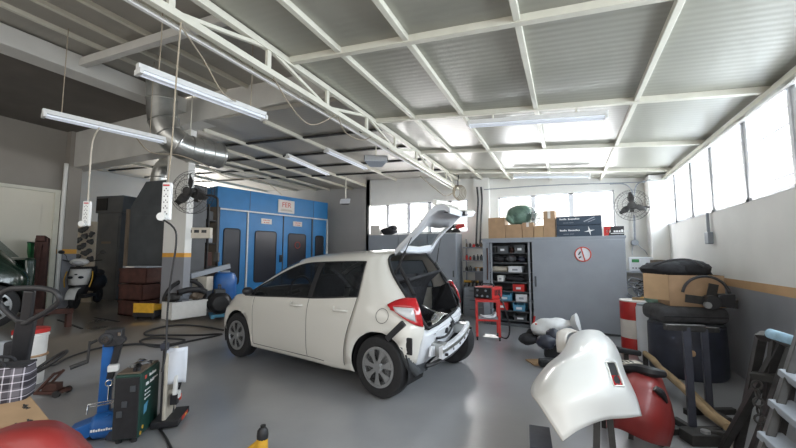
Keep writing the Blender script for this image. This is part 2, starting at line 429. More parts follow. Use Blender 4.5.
# back wall with its two window openings
def wx(u): return ay(u, 200, YB).x
WL = (wx(368), wx(468)); WR = (wx(498), wx(615)); WZ = (1.98, 2.79)
mb = MB()
mb.bb(XE, XR+.1, YB, YB+.2, 0, WZ[0]); mb.bb(XE, XR+.1, YB, YB+.2, WZ[1], 3.62)
for a, b in ((XE, WL[0]), (WL[1], WR[0]), (WR[1], XR+.1)): mb.bb(a, b, YB, YB+.2, WZ[0], WZ[1])
struct('wall_back', mb, 'wall_white')
banded('wall_back_pilaster', wx(475), wx(490), YB-.14, YB, 0, 3.3, 1.03, 1.12, 'wall_white', 'wall_grey')
banded('wall_corner_pilaster', 1.5, XR, 8.45, YB, 0, 2.96, 1.03, 1.12, 'wall_white', 'wall_grey')
# right wall
RZ = (1.97, 2.87)
MY = [8.75, 7.85, 6.92, 6.06, 5.04, 4.1, 3.15, 2.2, 1.25, .3, -.65, -1.5]
struct('wall_right', MB().bb(XR, XR+.16, -1.6, YB+.2, 1.12, RZ[0]), 'wall_white')
struct('wall_right_lower', MB().bb(XR, XR+.16, -1.6, YB+.2, 0, 1.03), 'wall_grey')
struct('wall_right_band', MB().bb(XR-.003, XR+.16, -1.6, YB+.2, 1.03, 1.12), 'stripe_tan')
struct('wall_right_head', MB().bb(XR, XR+.16, -1.6, YB+.2, RZ[1], 3.02), 'wall_white')
trim(MB().bb(XR-.06, XR, -1.5, YB-.45, 2.86, 2.91), 'steel_white')
trim(MB().tube([(XR-.03, -1.5, 2.83), (XR-.03, 4, 2.83), (XR-.03, 8.4, 2.83), (1.47, 8.4, 2.83)], .018), 'white_plastic', smooth=40)
wn = 1
def window(c0, c1, z0, z1, place, sill=None):
    """frame and louvre blades between c0 and c1, in a plane set by place(along, depth, z)"""
    global wn
    w = .045; g = MB()
    def b(a0, a1, zz0, zz1, d0=-.01, d1=.06):
        p, q = place(a0, d0, zz0), place(a1, d1, zz1); g.bb(p[0], q[0], p[1], q[1], zz0, zz1)
    b(c0, c0+w, z0, z1); b(c1-w, c1, z0, z1); b(c0, c1, z0, z0+w*.7); b(c0, c1, z1-w*.7, z1)
    o = struct('window_%d' % wn, g, 'blue_white'); wn += 1
    pn = MB(); k = 6; h = (z1-z0)/k
    for i in range(k):
        za = z0+h*i+.01; zb_ = za+h*1.02
        p = [place(c0+w, .075, za), place(c1-w, .075, za), place(c1-w, .045, zb_), place(c0+w, .045, zb_)]
        pn.add(p, [(0, 1, 2, 3)])
    q = pn.build('pane', 'pane', o)
    rl = MB()
    for i in range(1, k):
        zz = z0+h*i
        p0, p1 = place(c0+w, .06, zz), place(c1-w, .06, zz); rl.bar(p0, p1, .012, .008)
    rl.build('louvre_rail', 'cab_grey', o)
    return o
for a, b in zip(MY[:-1], MY[1:]): window(b+.03, a-.03, RZ[0], RZ[1], lambda s, d, z: (XR+d, s, z))
mb = MB()
for y in MY: mb.bb(XR, XR+.1, y-.06, y+.06, RZ[0], RZ[1])
trim(mb, 'blue_white', bevel=.004)
us = [368, 387, 408, 429, 449, 468]
for a, b in zip(us[:-1], us[1:]): window(wx(a), wx(b), WZ[0], WZ[1], lambda s, d, z: (s, YB+.06+d, z))
us = [498, 533, 571, 615]
for a, b in zip(us[:-1], us[1:]): window(wx(a), wx(b), WZ[0], WZ[1], lambda s, d, z: (s, YB+.06+d, z))

# ================================================================== LIGHT
w = bpy.data.worlds.new('sky'); sc.world = w; w.use_nodes = True
bg = w.node_tree.nodes['Background']; bg.inputs[0].default_value = (1.0, .97, .92, 1); bg.inputs[1].default_value = 1.7
def area(name, loc, rot, sx, sy, e, col=(1, 1, 1)):
    l = bpy.data.lights.new(name, 'AREA'); l.shape = 'RECTANGLE'; l.size = sx; l.size_y = sy; l.energy = e; l.color = col
    o = bpy.data.objects.new(name, l); COL.objects.link(o); o.location = loc; o.rotation_euler = rot; return o
area('daylight_right', (XR+.6, 3.4, 2.6), (0, math.radians(78), 0), 1.6, 11, 680, (.82, .92, 1))
area('daylight_back_left', ((WL[0]+WL[1])/2, YB+.7, 2.6), (math.radians(-78), 0, 0), 3.2, 1.4, 260, (1, .97, .95))
area('daylight_back_right', ((WR[0]+WR[1])/2, YB+.7, 2.6), (math.radians(-78), 0, 0), 2.6, 1.4, 220, (.97, .98, 1))
area('annex_fill', (-13.0, 9.0, 2.2), (0, math.radians(-90), 0), 3.0, 2.0, 260, (1, .95, .86))  # fill lamp added outside the unseen opening, to brighten the annex
s = bpy.data.lights.new('sun', 'SUN'); s.energy = 16; s.angle = math.radians(.6); s.color = (1, .96, .9)
so = bpy.data.objects.new('sun', s); COL.objects.link(so)
so.rotation_euler = V((.43, -.93, -.86)).to_track_quat('-Z', 'Y').to_euler()
sc.view_settings.view_transform = 'Standard'; sc.view_settings.look = 'None'; sc.view_settings.gamma = 1
sc.view_settings.exposure = .43
# ================================================================== CARS
ARCH = .345; WB = 1.255
def car_table():
    T = []
    def c(*p): T.append([V(q) for q in p])
    c((1.85,0,.2),(1.95,0,.32),(1.96,0,.5),(1.92,0,.62),(1.87,0,.70),(1.86,0,.715),(1.85,0,.725),(1.84,0,.735),(1.83,0,.74))
    c((1.78,.55,.2),(1.87,.58,.32),(1.89,.58,.5),(1.85,.57,.61),(1.80,.55,.70),(1.78,.5,.72),(1.77,.45,.73),(1.79,.25,.745),(1.80,0,.755))
    c((1.62,.72,.2),(1.66,.76,.32),(1.68,.77,.5),(1.65,.755,.64),(1.56,.715,.77),(1.55,.66,.795),(1.54,.60,.81),(1.60,.3,.83),(1.62,0,.84))
    c((1.255,.80,.2),(1.255,.825,.3),(1.255,.83,.52),(1.26,.82,.70),(1.32,.765,.83),(1.31,.72,.85),(1.31,.65,.87),(1.42,.35,.90),(1.46,0,.91))
    c((.93,.80,.19),(.93,.83,.28),(.95,.845,.52),(1.0,.835,.72),(1.15,.78,.85),(1.15,.757,.866),(1.16,.71,.885),(1.30,.4,.92),(1.36,0,.93))
    c((.86,.80,.19),(.86,.83,.28),(.86,.847,.52),(.87,.842,.73),(.88,.80,.86),(.80,.715,1.02),(.83,.675,1.05),(.98,.39,1.09),(1.03,0,1.10))
    c((.30,.80,.19),(.30,.83,.28),(.30,.85,.52),(.30,.845,.74),(.32,.805,.885),(.22,.62,1.265),(.26,.58,1.30),(.40,.34,1.36),(.45,0,1.375))
    c((-.17,.80,.19),(-.17,.83,.28),(-.17,.85,.52),(-.17,.845,.75),(-.17,.805,.905),(-.17,.605,1.315),(-.17,.56,1.355),(-.17,.32,1.425),(-.17,0,1.45))
    c((-.25,.80,.19),(-.25,.83,.28),(-.25,.85,.52),(-.25,.845,.752),(-.25,.804,.908),(-.25,.603,1.318),(-.25,.557,1.36),(-.25,.32,1.43),(-.25,0,1.455))
    c((-.80,.80,.19),(-.80,.83,.28),(-.83,.85,.52),(-.91,.842,.76),(-.95,.79,.965),(-.90,.59,1.33),(-.90,.55,1.385),(-.90,.32,1.45),(-.90,0,1.475))
    c((-1.255,.79,.22),(-1.255,.82,.31),(-1.255,.84,.54),(-1.25,.82,.77),(-1.17,.768,.98),(-1.0,.57,1.32),(-1.0,.53,1.375),(-1.08,.30,1.44),(-1.08,0,1.465))
    c((-1.56,.75,.27),(-1.58,.775,.36),(-1.60,.775,.54),(-1.59,.74,.76),(-1.38,.69,.98),(-1.11,.55,1.295),(-1.08,.50,1.36),(-1.17,.29,1.425),(-1.17,0,1.445))
    c((-1.62,.71,.30),(-1.64,.71,.38),(-1.67,.69,.54),(-1.67,.63,.74),(-1.46,.62,.98),(-1.17,.515,1.285),(-1.12,.465,1.35),(-1.19,.28,1.415),(-1.19,0,1.435))
    return T
KS, KT = 6, 5
def car_body(root, paint, opening=True, glassm='car_glass'):
    G = hermite_grid(car_table(), KS, KT)
    parts = {}
    nS, nT = len(G), len(G[0])
    for side in (1, -1):
        for i in range(nS-1):
            for j in range(nT-1):
                s = (i+.5)/KS; t = (j+.5)/KT
                q = [G[i][j], G[i+1][j], G[i+1][j+1], G[i][j+1]]
                c = sum(q, V())/4
                if t < 4 and any(math.hypot(c.x-wx_, c.z-.30) < ARCH for wx_ in (WB, -WB)): continue
                if 4 < s < 7 and 4 < t < 5: k = ('front_window', side)
                elif 7 < s < 8 and 4 < t < 5: k = ('centre_pillar', side)
                elif 8 < s < 9 and 4 < t < 5: k = ('rear_window', side)
                elif 4 < s < 6 and t > 6: k = ('windscreen', 0)
                elif 5 < s < 7.5 and .6 < t < 4: k = ('front_door', side)
                elif 7.5 < s < 9 and .6 < t < 4: k = ('rear_door', side)
                elif 1.2 < s < 3.7 and t > 5.2: k = ('bonnet', 0)
                elif 1.0 < s < 2.4 and 3.2 < t < 4.3: k = ('headlamp', side)
                else: k = ('body_shell', 0)
                P = [V((p.x, p.y*side, p.z)) for p in q]
                for p in P:                                  # pull the arch edge onto a true circle
                    if t < 4:
                        for wx_ in (WB, -WB):
                            r = math.hypot(p.x-wx_, p.z-.30)
                            if .02 < r < ARCH+.042 and p.z > .16:
                                e = ARCH/r; p.x = wx_+(p.x-wx_)*e; p.z = .30+(p.z-.30)*e
                if side < 0: P.reverse()
                m = parts.setdefault(k, MB()); m.add(P, [(0, 1, 2, 3)])
    names = {'front_window': (glassm, 'side_window'), 'rear_window': (glassm, 'side_window'), 'centre_pillar': ('black_plastic', 'door_pillar'),
             'windscreen': (glassm, 'windscreen'), 'front_door': (paint, 'door'), 'rear_door': (paint, 'door'), 'bonnet': (paint, 'bonnet'),
             'headlamp': ('lamp_clear', 'headlamp'), 'body_shell': (paint, 'body_shell')}
    out = {}
    for k, m in parts.items():
        mat, nm = names[k[0]]
        if k[0] == 'body_shell' and paint == 'car_white': m.build(nm, mat, root, smooth=50, solid=.004)
        else: out[k] = m.build(nm, mat, root, smooth=50)
    # seams, window rubber
    for side in (1, -1):
        def line(fix, val, lo, hi):
            pts = []
            for q in range(int(lo), int(hi)+1):
                p = G[val][q] if fix == 's' else G[q][val]
                pts.append(V((p.x, p.y*side, p.z)))
            return pts
        m = MB(); m.tube(line('s', 5*KS, 3, 4*KT), .0035, 5); m.tube(line('s', int(7.5*KS), 3, 4*KT), .0035, 5)
        pts = [p for p in line('s', 9*KS, 3, 4*KT) if math.hypot(p.x+WB, p.z-.3) > ARCH]; m.tube(pts, .0035, 5)
        m.tube(line('t', 3, 5*KS, int(8.6*KS)), .0035, 5); m.build('door_seam', 'rubber', root)
        m = MB(); m.tube(line('t', 4*KT, 4*KS, 9*KS), .009, 5); m.tube(line('t', 5*KT, 4*KS, 9*KS), .008, 5); m.tube(line('s', 9*KS, 4*KT, 5*KT), .008, 5)
        m.build('window_seal', 'rubber', root)
        for k, xx in (('front_door', -.02), ('rear_door', -.74)):      # handles
            m = MB(); m.tube([(xx+.10, .832*side, .845), (xx+.07, .87*side, .81), (xx-.07, .87*side, .815), (xx-.10, .832*side, .81)], [.010, .013, .013, .010], 8, smooth=3)
            m.ball((xx, .836*side, .808), (.075, .008, .032)); m.build('handle', paint, out[(k, side)], smooth=60)
        m = MB(); m.ball((.93, .885*side, .925), (.06, .075, .055), 14, 8); m.bar((.95, .79*side, .88), (.94, .85*side, .91), .05, .03); m.build('door_mirror', 'black_plastic', root, smooth=60)
        # dark quarter trim at the mirror
        m = MB(); m.add([(1.12, .787*side, .86), (.90, .803*side, .868), (.86, .745*side, .995)], [(0, 1, 2)]); m.build('quarter_trim', 'black_plastic', root, solid=.004)
        for wx_ in (WB, -WB):
            m = MB(); n_ = 22; vs = []; fs = []
            for i in range(n_+1):
                a = -.35 + (PI+.7)*i/n_
                for yy_ in (.80, .50): vs.append((wx_+(ARCH+.004)*math.cos(a), yy_*side, .30+(ARCH+.004)*math.sin(a)))
            for i in range(n_): fs.append((2*i, 2*i+1, 2*i+3, 2*i+2))
            m.add(vs, fs); m.build('wheel_liner', 'matt_black', root, smooth=60)
            # wheel
            m = MB(); m.lathe([(.185, -.085), (.235, -.095), (.285, -.085), (.30, -.06), (.302, 0), (.30, .06), (.285, .085), (.235, .095), (.185, .085)], (wx_, .735*side, .30), 'Y', 40)
            t_ = m.build('wheel', 'rubber', root, smooth=40)
            yo = side*.085
            m = MB(); m.lathe([(0, 0), (.19, 0)], (wx_, .735*side+yo*.5, .30), 'Y', 32); m.build('wheel_disc', 'matt_black', t_)
            m = MB(); m.lathe([(.168, 0), (.172, side*.012), (.196, side*.010), (.198, -side*.02), (.170, -side*.02)], (wx_, .735*side+yo, .30), 'Y', 40)
            m.lathe([(0, side*.022), (.045, side*.020), (.06, 0), (0, -side*.02)], (wx_, .735*side+yo, .30), 'Y', 24)
            for i in range(7):
                a = 2*PI*i/7+.2; vs = []
                for r_, da in ((.045, .42), (.105, .20), (.172, .25)):
                    for sg in (-1, 1):
                        a2 = a+sg*da; vs.append((wx_+r_*math.cos(a2), .735*side+yo+side*(.016-.05*max(0, r_-.1)), .30+r_*math.sin(a2)))
                m.add(vs, [(0, 1, 3, 2), (2, 3, 5, 4)])
            m.build('hub_cap', 'alloy', t_, smooth=30)
    m = MB(); m.bb(-1.55, 1.6, -.70, .70, .19, .27); m.bb(1.3, 1.78, -.5, .5, .22, .7); m.build('underbody', 'matt_black', root)
    # inside
    def seat(x, y, w):
        s_ = MB().box((x+.22, y, .50), (.50, w, .20), (0, -.1, 0)); o_ = s_.build('seat', 'fabric_black', root, bevel=.05, smooth=60)
        MB().box((x-.08, y, .86), (.16, w, .62), (0, -.30, 0)).build('seat_back', 'fabric_black', o_, bevel=.05, smooth=60)
        return o_
    for y in (.36, -.36):
        o_ = seat(.05, y, .48); MB().box((-.14, y, 1.24), (.10, .26, .17), (0, -.2, 0)).build('headrest', 'fabric_black', o_, bevel=.04, smooth=60)
    o_ = seat(-.80, 0, 1.2)
    for y in (.38, -.38): MB().box((-1.02, y, 1.10), (.09, .24, .14), (0, -.25, 0)).build('headrest', 'fabric_black', o_, bevel=.03, smooth=60)
    MB().bb(.75, 1.1, -.70, .70, .60, .95).build('dashboard', 'matt_black', root, bevel=.05)
    m = MB(); m.ring((.48, .36, .93), .18, .016, 'X', 28); m.cyl((.48, .36, .93), (.75, .36, .85), .03); m.build('steering_wheel', 'black_plastic', root, smooth=60)
    return G

phi = math.atan2(.192, -.981)
car = thing('car', 'white five-door hatchback with open tailgate and its rear bumper removed', 'car', (-2.81, 4.345, 0), phi)
G = car_body(car, 'car_white')
# rear panel left bare by the missing bumper
rows = []
for z, xx, hw in ((.30, -1.58, .66), (.36, -1.62, .69), (.42, -1.64, .69), (.47, -1.66, .69), (.52, -1.67, .68), (.57, -1.68, .67), (.62, -1.69, .66), (.67, -1.67, .63)):
    rows.append([V((xx - .03*(1-(y_/9)**2) + (.012 if int(z*100) % 2 else 0), hw*y_/9, z)) for y_ in range(-9, 10)])
m = MB().grid(rows); m.build('rear_panel', 'primer_white', car, smooth=25, solid=.02)
m = MB(); m.box((-1.705, .20, .50), (.02, .5, .025)); m.box((-1.715, -.2, .585), (.02, .7, .02)); m.box((-1.705, .46, .44), (.03, .22, .10), (0.2, 0, 0)); m.box((-1.835, -.1, .42), (.02, .9, .03)); m.box((-1.715, .30, .60), (.02, .30, .015), (.06, 0, 0))
m.build('pressing_rib', 'primer_white', car, bevel=.005)
m = MB(); m.cyl((-1.725, .05, .54), (-1.675, .05, .54), .03); m.box((-1.725, -.12, .57), (.03, .10, .05)); m.tube([(-1.715, .4, .55), (-1.735, .1, .50), (-1.725, -.2, .54), (-1.715, -.5, .5)], .012, 6, smooth=5); m.build('wiring', 'black_plastic', car, smooth=50)
m = MB(); pts = []
for i in range(13):
    y = -.54+1.08*i/12; pts.append((-1.865+.07*(abs(y)/.6)**2, y, .455))
for a, b in zip(pts[:-1], pts[1:]): m.bar(a, b, .05, .11)
o = m.build('bumper_beam', 'primer_white', car, bevel=.006)
m = MB()
for a, b in zip(pts[:-1], pts[1:]): m.bar(V(a)+V((-.012, 0, .02)), V(b)+V((-.012, 0, .02)), .04, .03)
m.build('beam_channel', 'galv', o)
m = MB()
for y in (-.42, .42): MB().bar((-1.635, y, .46), (-1.825, y, .455), .10, .12).build('crush_can', 'galv', o, bevel=.006)
m = MB()
for y in (-.5, -.3, -.1, .1, .3, .5): m.cyl((-1.895+.07*(abs(y)/.6)**2, y, .44), (-1.875, y, .44), .014, n=10)
m.build('beam_hole', 'matt_black', o)
m = MB(); m.tube([(-1.725, -.58, .42), (-1.805, -.4, .385), (-1.845, 0, .37), (-1.805, .35, .36), (-1.675, .60, .33)], .02, 6, smooth=5); m.build('torn_trim', 'black_plastic', car, smooth=50)
for sd in (1, -1):
    m = MB(); m.bar((-1.37, .822*sd, .585), (-1.55, .795*sd, .755), .04, .06); m.build('bumper_bracket', 'black_plastic', car, bevel=.006)
    m = MB(); m.box((-1.60, .778*sd, .54), (.07, .02, .16)); m.build('air_vent', 'black_plastic', car, bevel=.012)
    m = MB(); m.tube([(-1.45, .80*sd, .60), (-1.52, .78*sd, .5), (-1.57, .73*sd, .36), (-1.62, .66*sd, .27)], [.015, .03, .05, .04], 8, smooth=4); m.box((-1.58, .58*sd, .29), (.10, .16, .10), (0, .4, 0)); (m.build('splash_guard', 'machine', car, smooth=50) if sd > 0 else None)
    # tail lamp wraps the corner
    top = [(-1.34, .782, .915), (-1.44, .750, .965), (-1.53, .70, .985), (-1.585, .63, .975)]
    mid = [(-1.36, .800, .90), (-1.49, .790, .875), (-1.60, .735, .86), (-1.655, .655, .85)]
    bot = [(-1.40, .808, .88), (-1.53, .790, .80), (-1.625, .735, .74), (-1.69, .66, .71)]
    H = hermite_grid([[V((a, b*sd, c)) for a, b, c in r] for r in (top, mid, bot)], 4, 4)
    red, clr = MB(), MB()
    for i in range(len(H)-1):
        for j in range(len(H[0])-1):
            q = [H[i][j], H[i][j+1], H[i+1][j+1], H[i+1][j]]
            (clr if (i >= 3 and 2 <= j <= 8 and not (i == 7)) else red).add(q, [(0, 1, 2, 3)])
    o = red.build('tail_lamp', 'lamp_red', car, smooth=60, solid=.02); clr.build('reversing_lens', 'lamp_clear', o, smooth=60, solid=.018)
m = MB(); m.ring((0, 0, 0), .072, .0025, 'Y', 30, 5); o = m.build('fuel_flap', 'rubber', car); o.location = (-1.30, .815, .80); o.rotation_euler = (.22, 0, .12)
# boot opening: seal, lining, parcel shelf
op = []
for j in range(int(3*KT), len(G[0])): op.append(G[-1][j])
ring = [V((p.x-.004, p.y, p.z)) for p in op] + [V((p.x-.004, -p.y, p.z)) for p in op[::-1][1:]]
low = [V((-1.68, -.56, .68)), V((-1.70, -.3, .672)), V((-1.705, 0, .67)), V((-1.70, .3, .672)), V((-1.68, .56, .68))]
m = MB(); m.tube(ring+low, .016, 6, closed=True); m.build('boot_seal', 'rubber', car, smooth=60)
m = MB(); m.bb(-1.66, -.98, -.60, .60, .58, .60); m.build('boot_floor', 'fabric_black', car)
for sd in (1, -1):
    m = MB(); m.add([(-1.66, .60*sd, .66), (-.98, .70*sd, .60), (-.98, .70*sd, .96), (-1.2, .68*sd, .96), (-1.53, .58*sd, .97)], [(0, 1, 2, 3, 4)]); m.build('boot_lining', 'fabric_black', car, solid=.02)
    m = MB(); m.tube([(-1.52, .57*sd, 1.0), (-1.40, .52*sd, 1.14), (-1.28, .48*sd, 1.28)], .022, 6); m.build('pillar_trim', 'black_plastic', car, smooth=60)
m = MB().box((-1.22, .02, 1.08), (.46, 1.0, .035), (0, .30, 0)); m.build('parcel_shelf', 'fabric_black', car, bevel=.012)
# tailgate swung up about the roof edge
prof = [(-1.195, 1.435), (-1.27, 1.345), (-1.38, 1.20), (-1.49, 1.06), (-1.56, .985), (-1.66, .90), (-1.73, .80), (-1.74, .72), (-1.70, .66)]
hw = [.45, .48, .52, .56, .58, .60, .605, .59, .56]
ang = math.radians(86); ca, sa = math.cos(ang), math.sin(ang)
def tg(x, y, z):
    dx, dz = (x+1.19)*.92, (z-1.435)*.92
    return V((-1.19 + dx*ca + dz*sa, y, 1.445 - dx*sa + dz*ca))
fr = [-1, -.9, -.78, -.45, 0, .45, .78, .9, 1]
H = [[V((x + .03*(1-abs(f))*(1 if i else 0), f*w_, z)) for f in fr] for i, ((x, z), w_) in enumerate(zip(prof, hw))]
frm, gl, inn = MB(), MB(), MB()
for i in range(8):
    for j in range(8):
        q = [tg(*H[i][j]), tg(*H[i][j+1]), tg(*H[i+1][j+1]), tg(*H[i+1][j])]
        if 1 <= i <= 3 and 2 <= j <= 5: gl.add(q, [(0, 1, 2, 3)])
        else: frm.add(q, [(0, 1, 2, 3)])
# inner frame, standing 5 cm proud of the outer skin towards the boot
def inr(p): return V((p.x+.055, p.y*.93, p.z+.012))
for i in range(8):
    for j in range(8):
        if (1 <= i <= 3 and 2 <= j <= 5): continue
        inn.add([tg(*inr(H[i][j])), tg(*inr(H[i][j+1])), tg(*inr(H[i+1][j+1])), tg(*inr(H[i+1][j]))], [(0, 1, 2, 3)])
edge = MB()
def strip(a, b):
    for k in range(len(a)-1): edge.add([tg(*a[k]), tg(*a[k+1]), tg(*inr(a[k+1])), tg(*inr(a[k]))], [(0, 1, 2, 3)])
strip([r[0] for r in H], 0); strip([r[-1] for r in H], 0); strip(H[-1], 0); strip(H[0], 0)
win = [H[1][j] for j in range(2, 7)] + [H[i][6] for i in (2, 3, 4)] + [H[4][j] for j in (5, 4, 3, 2)] + [H[i][2] for i in (3, 2, 1)]
strip(win, 0)
frm.v += []; tgo = frm.build('tailgate', 'car_white', car, smooth=45, solid=.004)
inn.build('inner_frame', 'primer_white', tgo, smooth=35, solid=.004); edge.build('frame_edge', 'primer_white', tgo, smooth=40)
gl.build('rear_screen', 'rear_glass', tgo, smooth=60)
m = MB()
for y, i in ((.30, 6.4), (.16, 6.4), (-.30, 6.4)):
    p = tg(-1.670, y, .80); d_ = (tg(-1.610, y, .80)-p).normalized(); m.cyl(p, p+d_*.012, .045, n=16)
m.build('access_hole', 'matt_black', tgo)
m = MB(); p = tg(-1.660, 0, .665); m.box(p, (.07, .12, .05)); m.build('latch', 'black_plastic', tgo, bevel=.008)
m = MB(); a_, b_ = tg(-1.750, -.45, .92), tg(-1.750, .45, .92); m.tube([a_+V((-.02, 0, .02)), (a_+b_)/2+V((-.03, 0, .03)), b_+V((-.02, 0, .02))], .03, 8, smooth=4); m.build('plate_garnish', 'car_white', tgo, smooth=60)
m = MB(); m.tube([tg(-1.660, 0, .98), tg(-1.600, .2, 1.05), tg(-1.560, .38, 1.09)], .01, 6); m.build('wiper', 'black_plastic', tgo)
for sd in (1, -1):
    a_ = V((-1.25, .52*sd, 1.20)); b_ = tg(*inr(V((-1.42, .53*sd, 1.15))))
    m = MB(); m.cyl(a_, a_.lerp(b_, .62), .013, n=10); m.cyl(a_.lerp(b_, .6), b_, .006, n=8); m.build('gas_strut', 'black_plastic', car, smooth=40)
    m = MB(); m.box((-1.20, .36*sd, 1.44), (.09, .05, .03)); m.build('hinge', 'primer_white', car, bevel=.005)
# the rear end is pushed in at its right-hand side
def crush(p):
    w_ = ss((-1.0-p.x)/.55)*max(0, min(1.1, (.55-p.y)/1.15)); return V((p.x+.24*w_, p.y, p.z+.08*w_))
for o in list(bpy.data.objects):
    q = o.parent
    if o.type == 'MESH' and (q == car or (q and q.parent == car)) and o.name.split('.')[0] not in ('wheel', 'hub_cap', 'wheel_disc', 'fuel_flap'):
        for v in o.data.vertices: v.co = crush(v.co)
R3 = Matrix.Translation(car.location) @ Matrix.Rotation(phi, 4, 'Z')
# bright panel lying in the boot
m = MB(); rows = []
for i in range(6):
    rows.append([R3 @ V((-1.58+.12*i, .02+.03*math.sin(i)+.46*(j/5-.5)-.1*i*.3, .625+.012*i+.16*math.sin(PI*j/5)**.8*(.75+.05*i))) for j in range(6)])
m.grid(rows); o = solo(m, 'trim_panel', 'chrome', 'shiny silver trim panel lying in the open boot of the white car', 'car panel', smooth=50, solid=.012)

# dark green saloon, partly in the picture on the left
gcar = thing('car', 'dark green car parked by the white sliding door at the left', 'car', (-8.0, 1.05, RISE), -PI/2)
defm('paint_green', (.006, .022, .014), .25, coat=.6)
car_body(gcar, 'paint_green', glassm='rear_glass')
m = MB(); m.add([(-1.19, .46, 1.42), (-1.19, -.46, 1.42), (-1.55, -.60, .98), (-1.55, .60, .98)], [(0, 1, 2, 3)]); o = m.build('tailgate', 'rear_glass', gcar, solid=.01)
m = MB(); m.bb(-1.74, -1.60, -.68, .68, .34, .97); m.build('rear_panel', 'paint_green', gcar, bevel=.04, smooth=50)
# ================================================================== BOOTH AND LEFT BAY
bth = math.radians(10.8)
S = .72
b0 = V((0, 0, 0)) + (az(213, 299, RISE)); bd = V((math.sin(bth), math.cos(bth), 0))
BL, BH = 3.56, 2.66
# booth frame: local x runs along its face away from us, local -y looks out into the shop
booth = thing('spray_booth', 'blue steel spray booth with four windowed doors and a lettered header sign', 'spray booth', (b0.x, b0.y, RISE), PI/2-bth)
MB().bb(0, BL, .06, 2.4, 0, 2.12).build('body', 'booth_blue', booth)
m = MB().bb(0, BL, 0, 2.4, 2.14, BH); m.build('header', 'booth_blue', booth, bevel=.006)
m = MB()
for x in (.86, 2.98): m.bb(x-.006, x+.006, -.004, .004, 2.14, BH)
m.build('header_joint', 'cab_dark', booth)
m = MB(); m.bb(-.03, BL, -.012, .02, 2.105, 2.14); m.bb(-.035, .0, -.015, .03, 0, 2.13); m.bb(.80, .835, -.012, .03, 0, 2.12); m.bb(BL-.03, BL+.01, -.012, .03, 0, 2.12); m.build('white_trim', 'white_plastic', booth)
def rr(x0, x1, z0, z1, r=.07, n_=5):
    o_ = []
    for cx, cz, a0 in ((x1-r, z1-r, 0), (x0+r, z1-r, PI/2), (x0+r, z0+r, PI), (x1-r, z0+r, 1.5*PI)):
        for i in range(n_+1): a = a0+PI/2*i/n_; o_.append((cx+r*math.cos(a), cz+r*math.sin(a)))
    return o_
for x0, x1, w0, w1, z0, z1 in ((.0, .80, .20, .62, .30, 1.66), (.84, 1.90, 1.04, 1.68, .32, 1.64), (1.92, 2.93, 2.08, 2.70, .36, 1.62), (2.97, 3.53, 3.08, 3.40, .40, 1.60)):
    dd = MB().bb(x0+.01, x1-.01, .012, .05, .03, 2.09).build('door', 'booth_blue', booth, bevel=.008)
    MB().ext(rr(w0, w1, z0, z1), .004, .02).build('door_window', 'mesh_dark', dd)
    g_ = rr(w0, w1, z0, z1); MB().tube([(x, .006, z) for x, z in g_], .014, 6, closed=True).build('window_gasket', 'rubber', dd)
    if w0 == 1.04 or w0 == 2.08:
        cx = (w0+w1)/2
        MB().bb(cx-.16, cx+.16, .0, .012, 1.84, 1.98).build('door_notice', 'sign_white', dd)
        for zz in (1.94, 1.88):
            m = put(print_mb('xooxo xooo' if zz > 1.9 else 'xo xooox', .038), Matrix.Translation((cx, -.002, zz)) @ FRONT); m.build('lettering', 'ink_red', dd)
    if w0 == 1.04:
        m = MB(); m.bb(1.80, 1.86, -.03, .012, .82, 1.02); m.bar((1.83, -.05, .98), (1.83, -.05, .86), .02, .02); m.build('handle', 'black_plastic', dd, bevel=.005)
    for zz in (.3, 1.1, 1.9): pass
m = MB(); m.bb(1.90, 1.92, .0, .05, .03, 2.1); m.bb(2.93, 2.97, .0, .05, .03, 2.1); m.build('door_gap', 'cab_dark', booth)
sgn = MB().bb(1.72, 2.22, -.025, -.002, 2.19, 2.55).build('sign_plate', 'sign_white', booth, label=None) if False else MB().bb(1.70, 2.24, -.025, -.002, 2.19, 2.55).build('sign_plate', 'sign_white', booth)
m = put(text_mb('FER', .20), Matrix.Translation((1.97, -.028, 2.41)) @ FRONT); m.build('lettering', 'ink_red', sgn)
m = MB(); m.bb(1.77, 2.17, -.028, -.024, 2.245, 2.26); m.bb(1.80, 2.14, -.028, -.024, 2.275, 2.287); m.build('small_print', 'cord', sgn)
m = put(MB().ring((2.40, -.001, 1.30), .09, .008, 'Y', 30), Matrix()); m.build('round_decal', 'ink_red', booth)

# machines left of the pillar
def metal_cabinet(): pass
p = az(98, 305, RISE); q = az(121, 308, RISE)
mA = thing('extractor_cabinet', 'tall dark grey metal cabinet with open duct box on top, left of the sloped hood', 'machine', (p.x-1.05, p.y+.98, RISE), .20)
MB().bb(-.35, .35, -.4, .4, 0, 2.0).build('body', 'machine', mA, bevel=.01)
m = MB(); m.bb(-.40, .40, -.42, .42, 2.0, 2.40); m.build('duct_box', 'machine', mA, bevel=.01)
MB().bb(-.35, -.05, -.44, -.42, 2.06, 2.34).build('duct_mouth', 'matt_black', mA)
MB().bb(-.18, .16, -.408, -.40, 1.28, 1.33).build('label_strip', 'machine_brown', mA)
MB().bb(.10, .30, -.41, -.40, .1, 1.92).build('access_panel', 'machine', mA, bevel=.004)
r0 = az(124, 309, RISE); 
mB = thing('filter_hood', 'dark metal filter hood cabinet with sloping top beside the pillar', 'machine', (r0.x+.45, r0.y+.35, RISE), .12)
m = MB(); out = [(-.45, 0), (.62, 0), (.62, 2.40), (-.05, 2.40), (-.45, 1.86)]; m.ext(out, -.35, .45); m.build('body', 'machine', mB, bevel=.01)
MB().bb(-.47, -.40, -.38, -.34, 0, 1.88).build('corner_post', 'machine_brown', mB)
MB().bb(-.32, .56, -.356, -.35, .25, 1.75).build('front_panel', 'machine', mB, bevel=.006)
